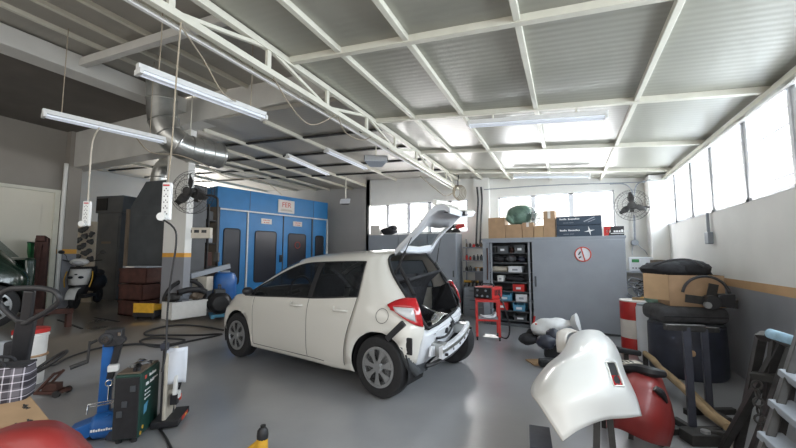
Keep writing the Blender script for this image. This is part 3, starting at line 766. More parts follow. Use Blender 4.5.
m = MB(); m.tube([(-.02, -.1, 2.30), (-.02, -.1, 2.52), (.05, -.1, 2.70), (.20, -.1, 2.78), (.55, -.1, 2.78)], .15, 18, smooth=4); m.build('elbow_duct', 'galv', mB, smooth=40)
m = MB()
for z in (2.42, 2.52): m.ring((-.02, -.1, z), .153, .012, 'Z', 24, 5)
m.build('duct_seam', 'galv', mB)
# dark crates inside / in front of the hood
c0 = r0 + V((.92, -.28, 0))
for i in range(3):
    t = thing('crate', ('rust red crate on the floor, bottom of the stack in front of the dark hood', 'rust red crate in the middle of the stack by the dark hood', 'rust red crate on top of the stack by the dark hood')[i], 'crate', (c0.x+.02*i, c0.y, RISE+.27*i), .1*i)
    m = MB(); m.bb(-.28, .28, -.17, .17, 0, .02); m.bb(-.28, .28, -.17, -.15, 0, .25); m.bb(-.28, .28, .15, .17, 0, .25); m.bb(-.28, -.26, -.17, .17, 0, .25); m.bb(.26, .28, -.17, .17, 0, .25); m.build('box', 'rust', t)
    m = MB(); m.bb(-.29, .29, -.18, -.165, .21, .25); m.bb(-.29, .29, .165, .18, .21, .25); m.bb(-.29, -.275, -.18, .18, .21, .25); m.bb(.275, .29, -.18, .18, .21, .25); m.build('rim', 'rust', t)
t = thing('grey_board', 'grey board with pale label lying across the crates', 'board', (c0.x+.05, c0.y, RISE+.80), .15)
MB().bb(-.26, .26, -.15, .15, 0, .025).build('panel', 'cab_grey', t, bevel=.004)
MB().bb(-.2, .0, -.152, -.15, .003, .022).build('edge_label', 'sign_white', t)
# parts board
pb = az(96, 306, RISE)
pbx = thing('pegboard', 'pale pegboard hung with dark tools standing behind the scooter', 'tool board', (pb.x-.95, pb.y+.2, RISE), .45)
MB().bb(-.20, .20, 0, .03, .0, 1.75).build('board', 'cream_plastic', pbx, bevel=.004)
random.seed(3)
for i in range(14):
    x, z = (-.12, .0, .12)[i % 3]+random.uniform(-.03, .03), .80 + .062*i
    tl = MB(); k = 2 + i % 2
    if k == 0: tl.bar((x, -.012, z-.06), (x+.02, -.012, z+.06), .03, .02); tl.ball((x+.02, -.014, z+.06), .028, 8, 6)
    elif k == 1: tl.ring((x, -.012, z), .042, .012, 'Y', 14); tl.bar((x, -.012, z-.04), (x-.02, -.012, z-.10), .025, .02)
    elif k == 2: tl.box((x, -.025, z), (.12, .05, .06), (0, .5, 0)); tl.box((x+.03, -.02, z+.03), (.05, .04, .07), (0, -.3, 0))
    else: tl.ball((x, -.03, z), (.065, .03, .05), 8, 6, noise=.25); tl.box((x-.03, -.03, z-.05), (.06, .04, .05), (0, .7, 0))
    solo(put(tl, Matrix.Translation((pbx.location.x, pbx.location.y, RISE)) @ Matrix.Rotation(.45, 4, 'Z')), 'hand_tool', 'machine', 'dark hand tool hanging on the pale pegboard behind the scooter', 'tool', 'tools on the pegboard', smooth=40)

# scooter, nose towards us
sp = az(75, 309, RISE)
sct = thing('motor_scooter', 'white and black motor scooter parked in front of the dark cabinets', 'scooter', (sp.x, sp.y, RISE), math.atan2(-sp.y, -sp.x)-.35)
sct.scale = (.9, .9, .9)
def wheel(x, nm):
    m = MB(); m.lathe([(.10, -.035), (.15, -.05), (.185, -.035), (.195, 0), (.185, .035), (.15, .05), (.10, .035)], (x, 0, .195), 'Y', 28); o_ = m.build(nm, 'rubber', sct, smooth=50)
    m = MB(); m.lathe([(0, -.04), (.03, -.045), (.03, .045), (0, .04)], (x, 0, .195), 'Y', 14); m.lathe([(.095, -.03), (.11, 0), (.095, .03)], (x, 0, .195), 'Y', 24)
    for i in range(5): a = 2*PI*i/5; m.bar((x, 0, .195), (x+.1*math.cos(a), 0, .195+.1*math.sin(a)), .03, .03, (0, 1, 0))
    m.build('rim', 'iron', o_)
wheel(.05, 'front_wheel'); wheel(-1.15, 'rear_wheel')
m = MB(); m.grid([[V((.05+.24*math.cos(a), y, .20+.25*math.sin(a)-.25*abs(y)**1.3)) for y in (-.085, -.05, 0, .05, .085)] for a in [.1+.3*i for i in range(8)]]); m.build('front_mudguard', 'white_plastic', sct, smooth=60, solid=.006)
m = MB()
for y in (-.07, .07): m.cyl((.05, y, .195), (-.09, y*.8, .62), .016)
m.build('fork', 'iron', sct)
apr = [[V((.10-.32*(z-.35)-.22*abs(y/.2)**2, y*(.55+.75*math.sin(PI*min(1, (z-.25)/.75)*.8)), z)) for y in (-.2, -.13, -.06, 0, .06, .13, .2)] for z in (.30, .42, .55, .68, .80, .88)]
m = MB().grid(apr); m.build('leg_shield', 'black_plastic', sct, smooth=60, solid=.02)
fc = [[V((.135-.32*(z-.35)-.25*abs(y/.2)**2, y*(.55+.75*math.sin(PI*min(1, (z-.25)/.75)*.8)), z)) for y in (-.15, -.10, -.05, 0, .05, .10, .15)] for z in (.50, .58, .66, .75, .83)]
m = MB().grid(fc); o = m.build('front_fairing', 'white_plastic', sct, smooth=60, solid=.01)
m = MB()
for y in (-.09, .09): m.ball((.085, y, .66), (.02, .05, .028), rot=(0, 0, 0)); 
m.ball((.075, 0, .72), (.02, .03, .015)); m.build('indicator_lamp', 'dark_glass', o, smooth=60)
m = MB(); m.ball((-.05, 0, .98), (.10, .17, .075)); m.build('headlamp_cowl', 'white_plastic', sct, smooth=60)
m = MB(); m.ball((.02, 0, .965), (.05, .10, .045)); m.build('headlamp', 'lamp_clear', sct, smooth=60)
m = MB(); m.tube([(-.20, -.34, 1.02), (-.12, -.22, 1.0), (-.08, 0, .97), (-.12, .22, 1.0), (-.20, .34, 1.02)], .013, 8, smooth=3); o = m.build('handlebar', 'black_plastic', sct, smooth=60)
for s_ in (-1, 1):
    m = MB(); m.tube([(-.14, .24*s_, 1.0), (-.13, .27*s_, 1.12), (-.15, .33*s_, 1.17)], .006, 6); m.ball((-.15, .36*s_, 1.19), (.015, .06, .04)); m.build('mirror', 'black_plastic', o, smooth=60)
m = MB(); m.box((-.38, 0, .24), (.50, .28, .07)); m.build('footboard', 'black_plastic', sct, bevel=.02, smooth=60)
m = MB(); m.ball((-.95, 0, .50), (.48, .17, .22)); m.build('rear_body', 'black_plastic', sct, smooth=60)
m = MB(); m.ball((-.85, 0, .72), (.45, .15, .09)); m.build('saddle', 'fabric_black', sct, smooth=60)
m = MB(); m.bar((-.25, -.1, .23), (-.2, -.22, 0), .025, .025); m.build('side_stand', 'iron', sct)
for s_ in (-1, 1): MB().tube([(-.02, .21*s_, .45), (-.05, .24*s_, .62), (-.10, .22*s_, .78)], .012, 6, smooth=3).build('side_stripe', 'yellow', sct, smooth=60)

# brown steel hoist post and its green padding, in front of the parked green car
pp = ad(39, 290, 6.3)
t = thing('hoist_post', 'rust brown steel post leaning beside the dark green car', 'post', (pp.x, pp.y, fz(pp.x, pp.y)), -.6)
m = MB(); m.bar((0, 0, 0), (.02, 0, 1.30), .17, .13); m.build('post', 'rust', t, bevel=.01)
m = MB(); m.bar((-.12, 0, 1.26), (.16, 0, 1.30), .12, .10); m.bar((.10, 0, 1.2), (.30, -.02, .2), .05, .05); m.build('brace', 'rust', t, bevel=.008)
MB().bb(-.25, .3, -.2, .2, 0, .03).build('base_plate', 'rust', t)
t2 = thing('wrapped_panel', 'dark green plastic sheet hanging beside the rust brown post', 'plastic sheet', (pp.x-.28, pp.y-.05, fz(pp.x, pp.y)), -.5)
rows = [[V((-.16-.05*k+.36*j/8*(1-.08*k), .03*math.sin(j*1.7+k), 1.22-.155*k)) for j in range(9)] for k in range(8)]
MB().grid(rows).build('sheet', 'green', t2, smooth=60, solid=.01)
MB().tube([rows[0][j]+V((0, 0, .01)) for j in range(9)], .014, 6).build('hem', 'dark_green', t2)
t2.location.z -= .0
# low brown bench rail in front of the scooter
a, b = az(40, 312, RISE+.28), az(69, 311, RISE+.22)
t = thing('steel_ramp', 'low rusty steel stand on the floor in front of the scooter', 'stand', (a.x, a.y, 0))
off = V((a.x, a.y, 0)); m = MB(); m.bar(a-off, b-off, .12, .07); m.build('top_rail', 'rust', t)
for p_ in (a, b):
    m = MB(); m.bar(V((p_.x, p_.y, fz(p_.x, p_.y)))-off, p_-off, .06, .06); m.build('leg', 'rust', t)

# pillar: big galvanised duct beside it
duct = [ad(162, 78, 5.3), ad(162, 100, 5.3), ad(163, 118, 5.3), ad(170, 136, 5.3), ad(184, 147, 5.4), ad(202, 152, 5.6), ad(221, 156, 5.85)]
zt_ = roofL(duct[0].x)
duct[0].z = zt_
m = MB(); m.tube(duct, .195, 22, smooth=3)
t = thing('ventilation_duct', 'large round galvanised duct coming down from the ceiling beside the pillar', 'duct', (duct[0].x, duct[0].y, 0))
m.v = [tuple(V(p)-t.location) for p in m.v]; m.build('pipe', 'galv', t, smooth=40)
P = crom(duct, 6); m = MB()
for i in (6, 13, 17, 22, 26, 29, 32, 35):
    d_ = (P[i+1]-P[i-1]).normalized(); u_ = d_.cross(V((0, 1, 0))).normalized(); w_ = d_.cross(u_)
    MB().tube([P[i]-t.location + (u_*math.cos(a)+w_*math.sin(a))*.197 for a in [2*PI*k/24 for k in range(24)]], .011, 6, closed=True).build('flange', 'galv', t, smooth=50)
m = MB(); m.tube([P[26]-t.location+V((0, 0, .2)), V((P[26].x, P[26].y, roofL(P[26].x)))-t.location], .008, 6); m.build('hanger_rod', 'steel_white', t)

# wall fans
def fan(name_label, c, r, facing, arm, group='wall fans'):
    t = thing('wall_fan', name_label, 'fan', c, facing)
    # local -y faces the room
    m = MB()
    for rr_, yy_ in ((r, -.0), (r*.98, .09), (r*.82, -.055), (r*.55, -.085), (r*.25, -.10)): m.ring((0, yy_, 0), rr_, .0035, 'Y', 44, 5)
    for i in range(30):
        a = 2*PI*i/30; ca_, sa_ = math.cos(a), math.sin(a)
        m.tube([(.03*ca_, -.105, .03*sa_), (.5*r*ca_, -.09, .5*r*sa_), (.85*r*ca_, -.05, .85*r*sa_), (r*ca_, 0, r*sa_), (.95*r*ca_, .10, .95*r*sa_), (.3*r*ca_, .15, .3*r*sa_)], .0016, 4)
    m.lathe([(0, -.112), (.06, -.108), (.06, -.10), (0, -.10)], axis='Y', n=20); m.build('guard', 'fan_guard', t)
    m = MB()
    for i in range(3):
        a = PI/2+.12+2*PI*i/3; rows = []
        for q in range(6):
            rr_ = .05+(r*.86-.05)*q/5; wd = (.028+.030*math.sin(PI*min(1, q/4.2)))
            ex = V((math.cos(a), 0, math.sin(a))); ey = V((-math.sin(a), 0, math.cos(a)))
            rows.append([ex*rr_+ey*(k*wd)+V((0, .03*k, 0)) for k in (-1, -.3, .4, 1)])
        m.grid(rows)
    m.lathe([(0, -.05), (.05, -.04), (.055, .03), (0, .04)], axis='Y', n=20); m.build('blade', 'iron', t, smooth=60, solid=.005)
    m = MB(); m.lathe([(0, .06), (.075, .07), (.085, .14), (.07, .25), (0, .27)], axis='Y', n=20); m.box((0, .17, -.08), (.07, .09, .08)); m.build('motor', 'iron', t, smooth=40)
    m = MB(); m.tube(arm, .018, 8, smooth=5); o_ = m.build('bracket_arm', 'iron', t, smooth=60)
    e = V(arm[-1]); m = MB(); m.box((e.x, e.y+.0, e.z), (.07, .05, .14)); m.build('wall_bracket', 'iron', o_, bevel=.006)
    return t
c = ad(191, 192, 5.35); 
fan('large black caged fan mounted on the white pillar', c, .315, .35, [(0, .17, -.06), (.10, .18, -.02), (.26, .20, -.05), (.30, .20, -.2), (.30, .22, -.95)])
c = ay(632, 205, 8.35)
fan('large black caged fan on the rear wall right of the grey cabinet', c, .30, -.1, [(0, .17, -.05), (.25, .19, -.03), (.37, .2, -.12), (.38, .22, -.4), (.36, .28, -.50)])
m = MB(); m.tube([ay(634, 215, 8.75), ay(635, 241, 8.75)], .02, 8); o = thing('conduit', 'grey conduit with a round box below the rear wall fan', 'conduit', ay(635, 241, 8.75))
m.v = [tuple(V(p)-o.location) for p in m.v]; m.build('pipe', 'cab_grey', o); m = MB(); m.cyl((0, -.02, -.03), (0, .14, -.03), .06, n=18); m.tube([(.04, 0, -.05), (.1, .0, -.14), (.16, -.02, -.2), (.2, 0, -.28)], .008, 6, smooth=3); m.tube([(-.03, 0, -.06), (-.06, 0, -.2), (-.06, -.02, -.28)], .008, 6, smooth=3); m.build('junction_box', 'cab_grey', o, smooth=40)
# switch box with conduit on the right wall
p = ax(709, 238, XR-.03); t = thing('switch_box', 'small grey switch with conduit high on the right wall under the windows', 'switch', p)
MB().bb(-.03, .03, -.07, .07, -.08, .08).build('box', 'cab_grey', t, bevel=.008); MB().cyl((.0, 0, .08), (.0, 0, .34), .018).build('conduit', 'cab_grey', t)

# fluorescent fittings
def batten(label, a, b, group=None, hang=True, double=True):
    L = (b-a).length; t = thing('fluorescent_light', label, 'light', (a+b)/2, math.atan2((b-a).y, (b-a).x), group)
    sl = math.asin((b-a).z/L); Rm = Matrix.Rotation(-sl, 4, 'Y')
    put_ = lambda mb: put(mb, Rm)
    put_(MB().bb(-L/2, L/2, -.028, .028, .0, .05)).build('housing', 'white_plastic', t, bevel=.004)
    for y in ((-.035, .035) if double else (0,)):
        put_(MB().cyl((-L/2+.03, y, -.022), (L/2-.03, y, -.022), .014, n=12)).build('tube', 'tube_white', t, smooth=40)
    for x in (-L/2+.015, L/2-.015): put_(MB().bb(x-.014, x+.014, -.055, .055, -.042, .006)).build('lamp_holder', 'white_plastic', t, bevel=.003)
    return t
M['tube_white'] = emis('tube_white', (.80, .84, .92), .12)
A1, B1 = az(137, 69, 2.9), az(265, 117, 2.9); A2, B2 = az(42, 113, 2.9), az(165, 141, 2.9)
t1 = batten('fluorescent light hanging on cords nearest the camera, below the girder', A1, B1)
t2 = batten('fluorescent light hanging on cords farther left, below the edge beam', A2, B2)
def cord(label, pts, r=.006, name='cord', mat='cord', k=4, n_=6, group=None, cat='cord'):
    return solo(MB().tube(pts, r, n_, smooth=k), name, mat, label, cat, group, smooth=60)
def lerp(a, b, t): return a+(b-a)*t
up = lambda p, f: V((p.x, p.y, f(p.x)-.02))
for t_, lab in ((.13, 'front'), (.85, 'rear')):
    p = lerp(A1, B1, t_)+V((0, 0, .05)); cord('thin cord at the %s end holding up the nearer hanging light' % lab, [p, p+V((.01, 0, .3)), up(p, roofL)], .005)
    p = lerp(A2, B2, t_)+V((0, 0, .05)); cord('thin cord at the %s end holding up the farther left hanging light' % lab, [p, p+V((.0, 0, .3)), up(p, roofL)], .005)
b_ = V((XT-.02, 0, 0))
def g(u, v): return ax(u, v, XT)
cord('beige flex running from the girder down to the nearer hanging light', [g(182, 28), ad(205, 62, 3.0), ad(222, 92, 3.1), lerp(A1, B1, .72)+V((0, 0, .05))])
cord('slack beige flex hanging in a loop from the middle of the girder', [g(273, 77), ax(290, 105, XT), ax(305, 122, XT), ax(318, 124, XT), g(337, 114)])
cord('slack beige flex hanging under the rear of the girder', [g(337, 113), ax(345, 132, XT), ax(362, 140, XT), ax(378, 136, XT), g(398, 146)])
cord('beige flex drooping from the farther hanging light to the pillar duct', [lerp(A2, B2, .45), ad(130, 132, 4.9), ad(150, 152, 5.0), ad(178, 155, 5.1), ad(205, 165, 5.2), ad(230, 178, 6), ad(262, 180, 7.5), ad(282, 195, 8.2)], .008)
# power strips
def strip_(label, u, v0, v1, d, w, sw=True):
    a, b = ad(u, v0, d), ad(u-2, v1, d); H_ = a.z-b.z
    t = thing('power_strip', label, 'power strip', (b.x, b.y, b.z), YAW+.12)
    MB().bb(-w/2, w/2, -.02, .02, 0, H_).build('body', 'white_plastic', t, bevel=.008)
    k = 5
    for i in range(k):
        z = H_*(.14+.155*i); m = MB()
        for x in (-.012, .012): m.bb(x-.003, x+.003, -.022, -.019, z, z+.009)
        m.bb(-.003, .003, -.022, -.019, z+.015, z+.024); m.build('socket', 'matt_black', t)
    MB().bb(-.022, .022, -.026, -.018, H_*.89, H_*.94).build('switch', 'lamp_red', t, bevel=.002)
    m = MB(); m.cyl((-.01, -.02, .02), (-.01, -.06, .02), .03, n=16); m.build('plug', 'white_plastic', t, smooth=40)
    return t, a, b
t, a, b = strip_('white power strip with red switch hanging on a cord in front of the pillar', 168, 182, 220, 2.75, .062)
gp = g(181, 22); cord('beige cord holding the power strip, from the front of the girder', [a, lerp(a, gp, .3)+V((.01, 0, 0)), lerp(a, gp, .6), gp], .006)
fp = ad(168, 330, 2.9); fl = V((fp.x, fp.y, fz(fp.x, fp.y)))
cord('black flex hanging from the power strip to the green charger', [b+V((0, -.06, .02)), ad(174, 228, 2.72), ad(176, 245, 2.72), ad(170, 285, 2.72), ad(167, 320, 2.7), ad(166, 350, 2.65), ad(162, 372, 2.6)], .007, mat='hose')
t, a, b = strip_('white power strip hanging below the farther left light', 88, 201, 226, 3.9, .07)
cord('pale cord holding the power strip under the farther light', [a, ad(90, 170, 3.95), ad(93, 140, 4.0), lerp(A2, B2, .42)], .008, mat='cream_plastic')
# ================================================================== CLUTTER AT THE PILLAR FOOT
def bx(name, label, cat, loc, dims, mat, rz=0, group=None, flaps=True, tape=None):   # carton with flaps and tape
    t = thing(name, label, cat, loc, rz, group); w_, d_, h_ = dims
    MB().bb(-w_/2, w_/2, -d_/2, d_/2, 0, h_).build('carton', mat, t, bevel=.004)
    if flaps:
        m = MB(); m.bb(-w_/2+.003, w_/2-.003, -d_/2+.003, -.002, h_, h_+.004); m.bb(-w_/2+.003, w_/2-.003, .002, d_/2-.003, h_, h_+.004); m.build('flap', mat, t)
    if tape: 
        m = MB(); m.bb(-.025, .025, -d_/2-.002, d_/2+.002, h_*.72, h_+.006); m.build('tape', tape, t)
    return t
wa, wb = af(168, 322), af(203, 318); wa.z = wb.z = RISE
L = (wb-wa).length; rz = math.atan2((wb-wa).y, (wb-wa).x)
wc = (wa+wb)/2 + V((-math.sin(rz), math.cos(rz), 0))*.06
wbx = thing('storage_box', 'low white box of scrap parts on the floor in front of the pillar', 'box', (wc.x, wc.y, RISE), rz)
m = MB(); h = .27
m.bb(-L/2, L/2, -.15, -.13, 0, h); m.bb(-L/2, L/2, .13, .15, 0, h); m.bb(-L/2, -L/2+.02, -.15, .15, 0, h); m.bb(L/2-.02, L/2, -.15, .15, 0, h); m.bb(-L/2, L/2, -.15, .15, 0, .02); m.build('box', 'white_plastic', wbx, bevel=.005)
MB().bb(-L/2-.01, L/2+.01, -.165, -.145, h-.03, h).build('rim', 'white_plastic', wbx)
def on(o, x, y, z): return V(o.location) + V((x*math.cos(rz)-y*math.sin(rz), x*math.sin(rz)+y*math.cos(rz), z))
def pl(mb, p): return put(mb, Matrix.Translation(p) @ Matrix.Rotation(rz, 4, 'Z'))
random.seed(11)
for i, (x, y, z, lab) in enumerate(((-.22, -.03, .28, 'greasy metal casting lying at the left end of the white scrap box'), (-.04, .02, .28, 'grey machined metal part in the middle of the white scrap box'), (.16, -.05, .28, 'dark gear case at the right end of the white scrap box'))):
    m = MB(); m.ball((0, 0, .06), (.11, .09, .07), 10, 7, noise=.18); m.cyl((0, -.02, .05), (.12, -.03, .11), .035); m.cyl((-.08, 0, .06), (-.10, -.1, .08), .03)
    solo(pl(m, on(wbx, x, y, z)), 'metal_part', ('iron', 'cab_grey', 'machine_brown')[i], lab, 'metal part', smooth=40)
m = MB(); m.ring((0, 0, 0), .34, .035, 'Y', 30, 8, .1, PI-.1); solo(pl(m, on(wbx, .05, .08, .25)), 'rubber_hose', 'rubber', 'thick black hose arching over the white scrap box', 'hose', smooth=60)
m = MB(); m.tube([(-.2, -.05, 0), (-.05, -.07, .03), (.12, -.06, .02), (.24, -.1, -.03)], .045, 10, smooth=4); solo(pl(m, on(wbx, .02, -.06, .42)), 'hose_length', 'black_plastic', 'short black corrugated hose lying on top of the white scrap box', 'hose', smooth=60)
# polisher / compressor head next to it
p = af(216, 318)
t = thing('air_compressor', 'black round motor unit on a blue skid between the white box and the car', 'compressor', (p.x, p.y+.05, fz(p.x, p.y)), 2.6)
m = MB(); m.lathe([(0, -.19), (.12, -.18), (.17, -.12), (.18, .0), (.17, .12), (.12, .18), (0, .19)], (0, 0, .26), 'X', 24); m.build('motor', 'black_plastic', t, smooth=40)
m = MB()
for x in (-.11, -.04, .03, .10): m.ring((x, 0, .26), .183, .008, 'X', 24, 5)
m.build('cooling_rib', 'iron', t)
m = MB(); m.bar((-.22, -.12, .04), (.24, -.12, .04), .05, .05); m.bar((-.22, .12, .04), (.24, .12, .04), .05, .05); m.bar((-.15, -.14, .05), (-.15, .14, .05), .05, .05); m.bar((.16, -.14, .05), (.16, .14, .05), .05, .05); m.build('skid', 'sky_blue', t, bevel=.005)
m = MB(); m.box((.0, 0, .46), (.24, .16, .06)); m.tube([(-.1, 0, .48), (-.1, 0, .56), (.1, 0, .56), (.1, 0, .48)], .013, 6, smooth=3); m.build('handle', 'machine', t, bevel=.006)
# yellow charger
p = az(149, 318, RISE); t = thing('battery_charger', 'small black and yellow charger on the floor left of the pillar', 'charger', (p.x, p.y, RISE), .3)
MB().bb(-.19, .19, -.12, .12, .03, .13).build('base', 'black_plastic', t, bevel=.01); MB().bb(-.18, .18, -.13, -.10, .10, .25).build('front', 'yellow', t, bevel=.01); MB().bb(-.17, .17, -.10, .11, .13, .22).build('lid', 'yellow', t, bevel=.02)
for x in (-.15, .15):
    for y in (-.09, .09): MB().cyl((x, y, 0), (x, y, .035), .02).build('foot', 'rubber', t)
# storage rack behind the pillar
p = ad(199, 290, 7.9)
rk = thing('storage_rack', 'dark steel rack of clutter behind the pillar beside the blue booth', 'rack', (p.x, p.y, RISE), .42)
m = MB()
for x in (-.25, .25):
    for y in (-.22, .22): m.bb(x-.02, x+.02, y-.02, y+.02, 0, 2.1)
m.build('post', 'iron', rk)
for z in (.25, .75, 1.25, 1.75): MB().bb(-.25, .25, -.22, .22, z, z+.03).build('shelf', 'iron', rk)
MB().bb(-.25, .25, .22, .24, 0, 2.1).build('back_panel', 'machine_brown', rk)
ct, st = math.cos(.42), math.sin(.42)
def onr(x, y, z): return (rk.location.x+x*ct-y*st, rk.location.y+x*st+y*ct, RISE+z)
for i, (x, z, w_, h_, mt, nm, lab) in enumerate(((-.25, .28, .35, .25, 'cab_dark', 'tool_case', 'dark tool case on the lowest shelf of the rack behind the pillar'), (.22, .28, .3, .2, 'machine_brown', 'box', 'brown box on the lowest shelf of the rack behind the pillar'), (-.2, .78, .4, .28, 'machine', 'tool_case', 'dark case on the second shelf of the rack behind the pillar'), (.25, .78, .25, .3, 'rust', 'paint_can', 'rusty can on the second shelf of the rack behind the pillar'), (-.22, 1.28, .3, .22, 'iron', 'box', 'dark iron box on the third shelf of the rack behind the pillar'), (.2, 1.28, .34, .18, 'cab_grey', 'box', 'grey box on the third shelf of the rack behind the pillar'), (0, 1.78, .7, .2, 'machine', 'tool_case', 'long dark case on the top shelf of the rack behind the pillar'))):
    t = thing(nm, lab, 'box', onr(x*.5, -.02, z), .42); MB().bb(-w_/4, w_/4, -.15, .15, 0, h_).build('body', mt, t, bevel=.015); MB().bb(-.05, .05, -.17, -.15, h_*.6, h_*.7).build('handle', 'black_plastic', t)
# pale instrument boxes on the pillar side and behind it
p = ad(198, 233, 6.2); t = thing('meter_box', 'pale meter box with dark slots fixed right of the pillar', 'meter', p, .5)
MB().bb(-.22, .22, -.05, .05, -.09, .09).build('case', 'cream_plastic', t, bevel=.008)
m = MB()
for x in (-.12, .0, .12): m.bb(x-.04, x+.04, -.055, -.048, .0, .05)
m.build('slot', 'dark_glass', t)
p = ad(198, 296, 6.75); t = thing('car_radio', 'beige boxy appliance with round knobs on a stand behind the white scrap box', 'appliance', (p.x, p.y, RISE), .5)
MB().bb(-.20, .20, -.12, .12, 0, .36).build('stand', 'cab_dark', t); MB().bb(-.21, .21, -.15, .13, .36, .62).build('case', 'cream_plastic', t, bevel=.01)
m = MB()
for x in (-.12, .10): m.cyl((x, -.17, .47), (x, -.15, .47), .035, n=16)
m.bb(-.05, .05, -.155, -.15, .52, .58); m.build('knob', 'black_plastic', t)
p1, p2 = ad(190, 276, 6.5), ad(229, 266, 7.3); c = (p1+p2)/2
t = thing('steel_channel', 'grey steel channel leaning out from the pillar across the blue booth', 'metal bar', (c.x, c.y, 0)); o_ = V(t.location)
m = MB(); m.bar(p1-o_, p2-o_, .08, .09); m.build('channel', 'cab_grey', t, bevel=.004)
m = MB(); m.bar(p1-o_+V((0, 0, -.05)), V((p1.x, p1.y, fz(p1.x, p1.y)))-o_, .06, .06); m.build('leg', 'cab_dark', t)
m = MB(); q = p2-o_; m.ball(q+V((-.01, -.02, 0)), (.05, .05, .06), 10, 7); m.build('end_cap', 'machine_brown', t, smooth=60)
p = ad(224, 300, 7.1); t = thing('plastic_drum', 'blue plastic drum standing under the grey channel by the booth', 'drum', (p.x, p.y, fz(p.x, p.y)))
MB().lathe([(.19, 0), (.21, .03), (.22, .2), (.21, .4), (.22, .55), (.17, .66), (.10, .68)]).build('body', 'blue', t, smooth=40); MB().cyl((0, 0, .68), (0, 0, .71), .09, n=20).build('lid', 'cab_grey', t)

# hose loops on the floor in front of the car
def fl(u, v): p = af(u, v); p.z += .014; return p
cord('black air hose lying in wide loops on the floor in front of the car', [fl(224, 331), fl(200, 327), fl(175, 326), fl(150, 331), fl(146, 336), fl(170, 336), fl(200, 336), fl(222, 335), fl(190, 342), fl(160, 348), fl(140, 343), fl(152, 339), fl(185, 341), fl(165, 346), fl(135, 345), fl(118, 347)], .014, 'air_hose', 'hose', 5, 7, cat='hose')
cord('black cable running across the floor from the hoist to the white pail', [fl(118, 346), fl(95, 350), fl(70, 358), fl(55, 366), fl(48, 366)], .011, 'cable', 'hose', 5, 6, cat='cable')

# ------------------------------------------------------------------ hoist, green charger, paper
hb = af(105, 437); hz = math.atan2(-hb.x, hb.y)
hst = thing('workshop_hoist', 'blue hand-cranked workshop hoist with black winch head', 'hoist', (hb.x, hb.y, 0), YAW+.45)
top = .80
m = MB(); m.bar((-.03, .05, .10), (-.02, .05, top-.10), .075, .075, (0, 1, 0)); m.build('column', 'blue', hst, bevel=.006)
m = MB(); m.bar((.0, .035, .43), (.06, .0, top-.06), .045, .05, (0, 1, 0)); m.build('strut', 'black_plastic', hst, bevel=.006)
m = MB(); m.box((.015, .03, top-.05), (.11, .11, .13)); m.cyl((-.03, -.04, top-.05), (-.03, .08, top-.05), .045, n=18); m.cyl((.06, -.03, top-.08), (.06, .07, top-.08), .03, n=14); m.build('winch_head', 'black_plastic', hst, bevel=.006, smooth=40)
MB().cyl((-.03, -.05, top-.05), (-.03, -.04, top-.05), .025, n=14).build('winch_bolt', 'chrome', hst); MB().box((.055, -.032, top-.02), (.02, .01, .03)).build('winch_bolt', 'chrome', hst)
m = MB(); m.cyl((-.09, 0, top-.06), (-.13, -.02, top-.08), .01); m.bar((-.13, -.02, top-.06), (-.135, -.02, top-.22), .018, .012); m.cyl((-.135, -.02, top-.21), (-.23, -.05, top-.24), .016, n=12); m.build('crank', 'iron', hst, smooth=40)
m = MB(); m.box((.03, -.02, .52), (.07, .06, .05)); m.build('stop_block', 'white_plastic', hst, bevel=.008)
m = MB(); m.ring((.01, -.03, .41), .022, .005, 'Y', 16); m.cyl((.01, -.03, .39), (.01, -.03, .28), .006, n=8); m.build('hook', 'chrome', hst)
m = MB(); m.cyl((-.11, -.04, .27), (.10, -.04, .285), .006, n=8); m.cyl((-.11, -.04, .27), (-.115, -.04, .20), .005, n=8); m.cyl((-.09, -.05, .255), (.07, -.05, .265), .006, n=8); m.build('cross_pin', 'chrome', hst)
m = MB(); m.lathe([(0, -.10), (.07, -.10), (.09, -.08), (.095, 0), (.09, .08), (.07, .10), (0, .10)], (.02, -.02, .10), 'X', 26); m.bar((-.2, 0, .06), (.05, .0, .14), .16, .10); m.build('base_drum', 'blue', hst, bevel=.006, smooth=40)
m = MB(); m.bar((.04, -.06, .04), (.13, -.13, .04), .07, .07); m.bar((-.25, .06, .03), (.1, .06, .03), .05, .05); m.build('foot_bar', 'blue_black', hst, bevel=.006)
m = put(print_mb('xxoxooxoo', .028), Matrix.Translation((.0, -.117, .10)) @ FRONT); m.build('lettering', 'ink_white', hst)
# charger unit
ca_, cb_ = af(138, 443), af(168, 410)
rzc = math.atan2((cb_-ca_).y, (cb_-ca_).x); Lc = (cb_-ca_).length
Lc = .36
chg = thing('welding_charger', 'dark green box-shaped workshop charger with white lettering on its side', 'charger', (ca_.x, ca_.y, 0), rzc)
H_ = .50
MB().bb(0, Lc, .0, .18, .03, H_).build('case', 'dark_green', chg, bevel=.012)
m = MB(); m.bb(-.012, .004, .01, .17, .04, H_-.02); m.build('front_panel', 'black_plastic', chg, bevel=.004)
for z, y in ((.40, .05), (.29, .10), (.22, .13)): MB().bb(-.02, -.01, y-.018, y+.018, z-.022, z+.022).build('switch_panel', 'cab_dark', chg, bevel=.003)
m = MB(); m.bb(.01, Lc-.01, .01, .17, H_, H_+.012); m.build('lid', 'machine_brown', chg, bevel=.004)
for body, x, z, s_, mt in (('xooxooo', .2, .455, .034, 'ink_white'), ('xxo xoxx', .155, .40, .036, 'ink_white'), ('ooxoooxo', .265, .405, .018, 'ink_white')):
    put(print_mb(body, s_), Matrix.Translation((x, -.003, z)) @ FRONT).build('lettering', mt, chg)
MB().bb(.06, .085, -.004, .0, .445, .47).build('red_mark', 'ink_red', chg)
m = MB()
for z in (.345, .315, .285): m.bb(.07, .085, -.004, 0, z, z+.012); m.bb(.10, .17, -.003, 0, z+.003, z+.008)
m.build('bullet_text', 'ink_white', chg)
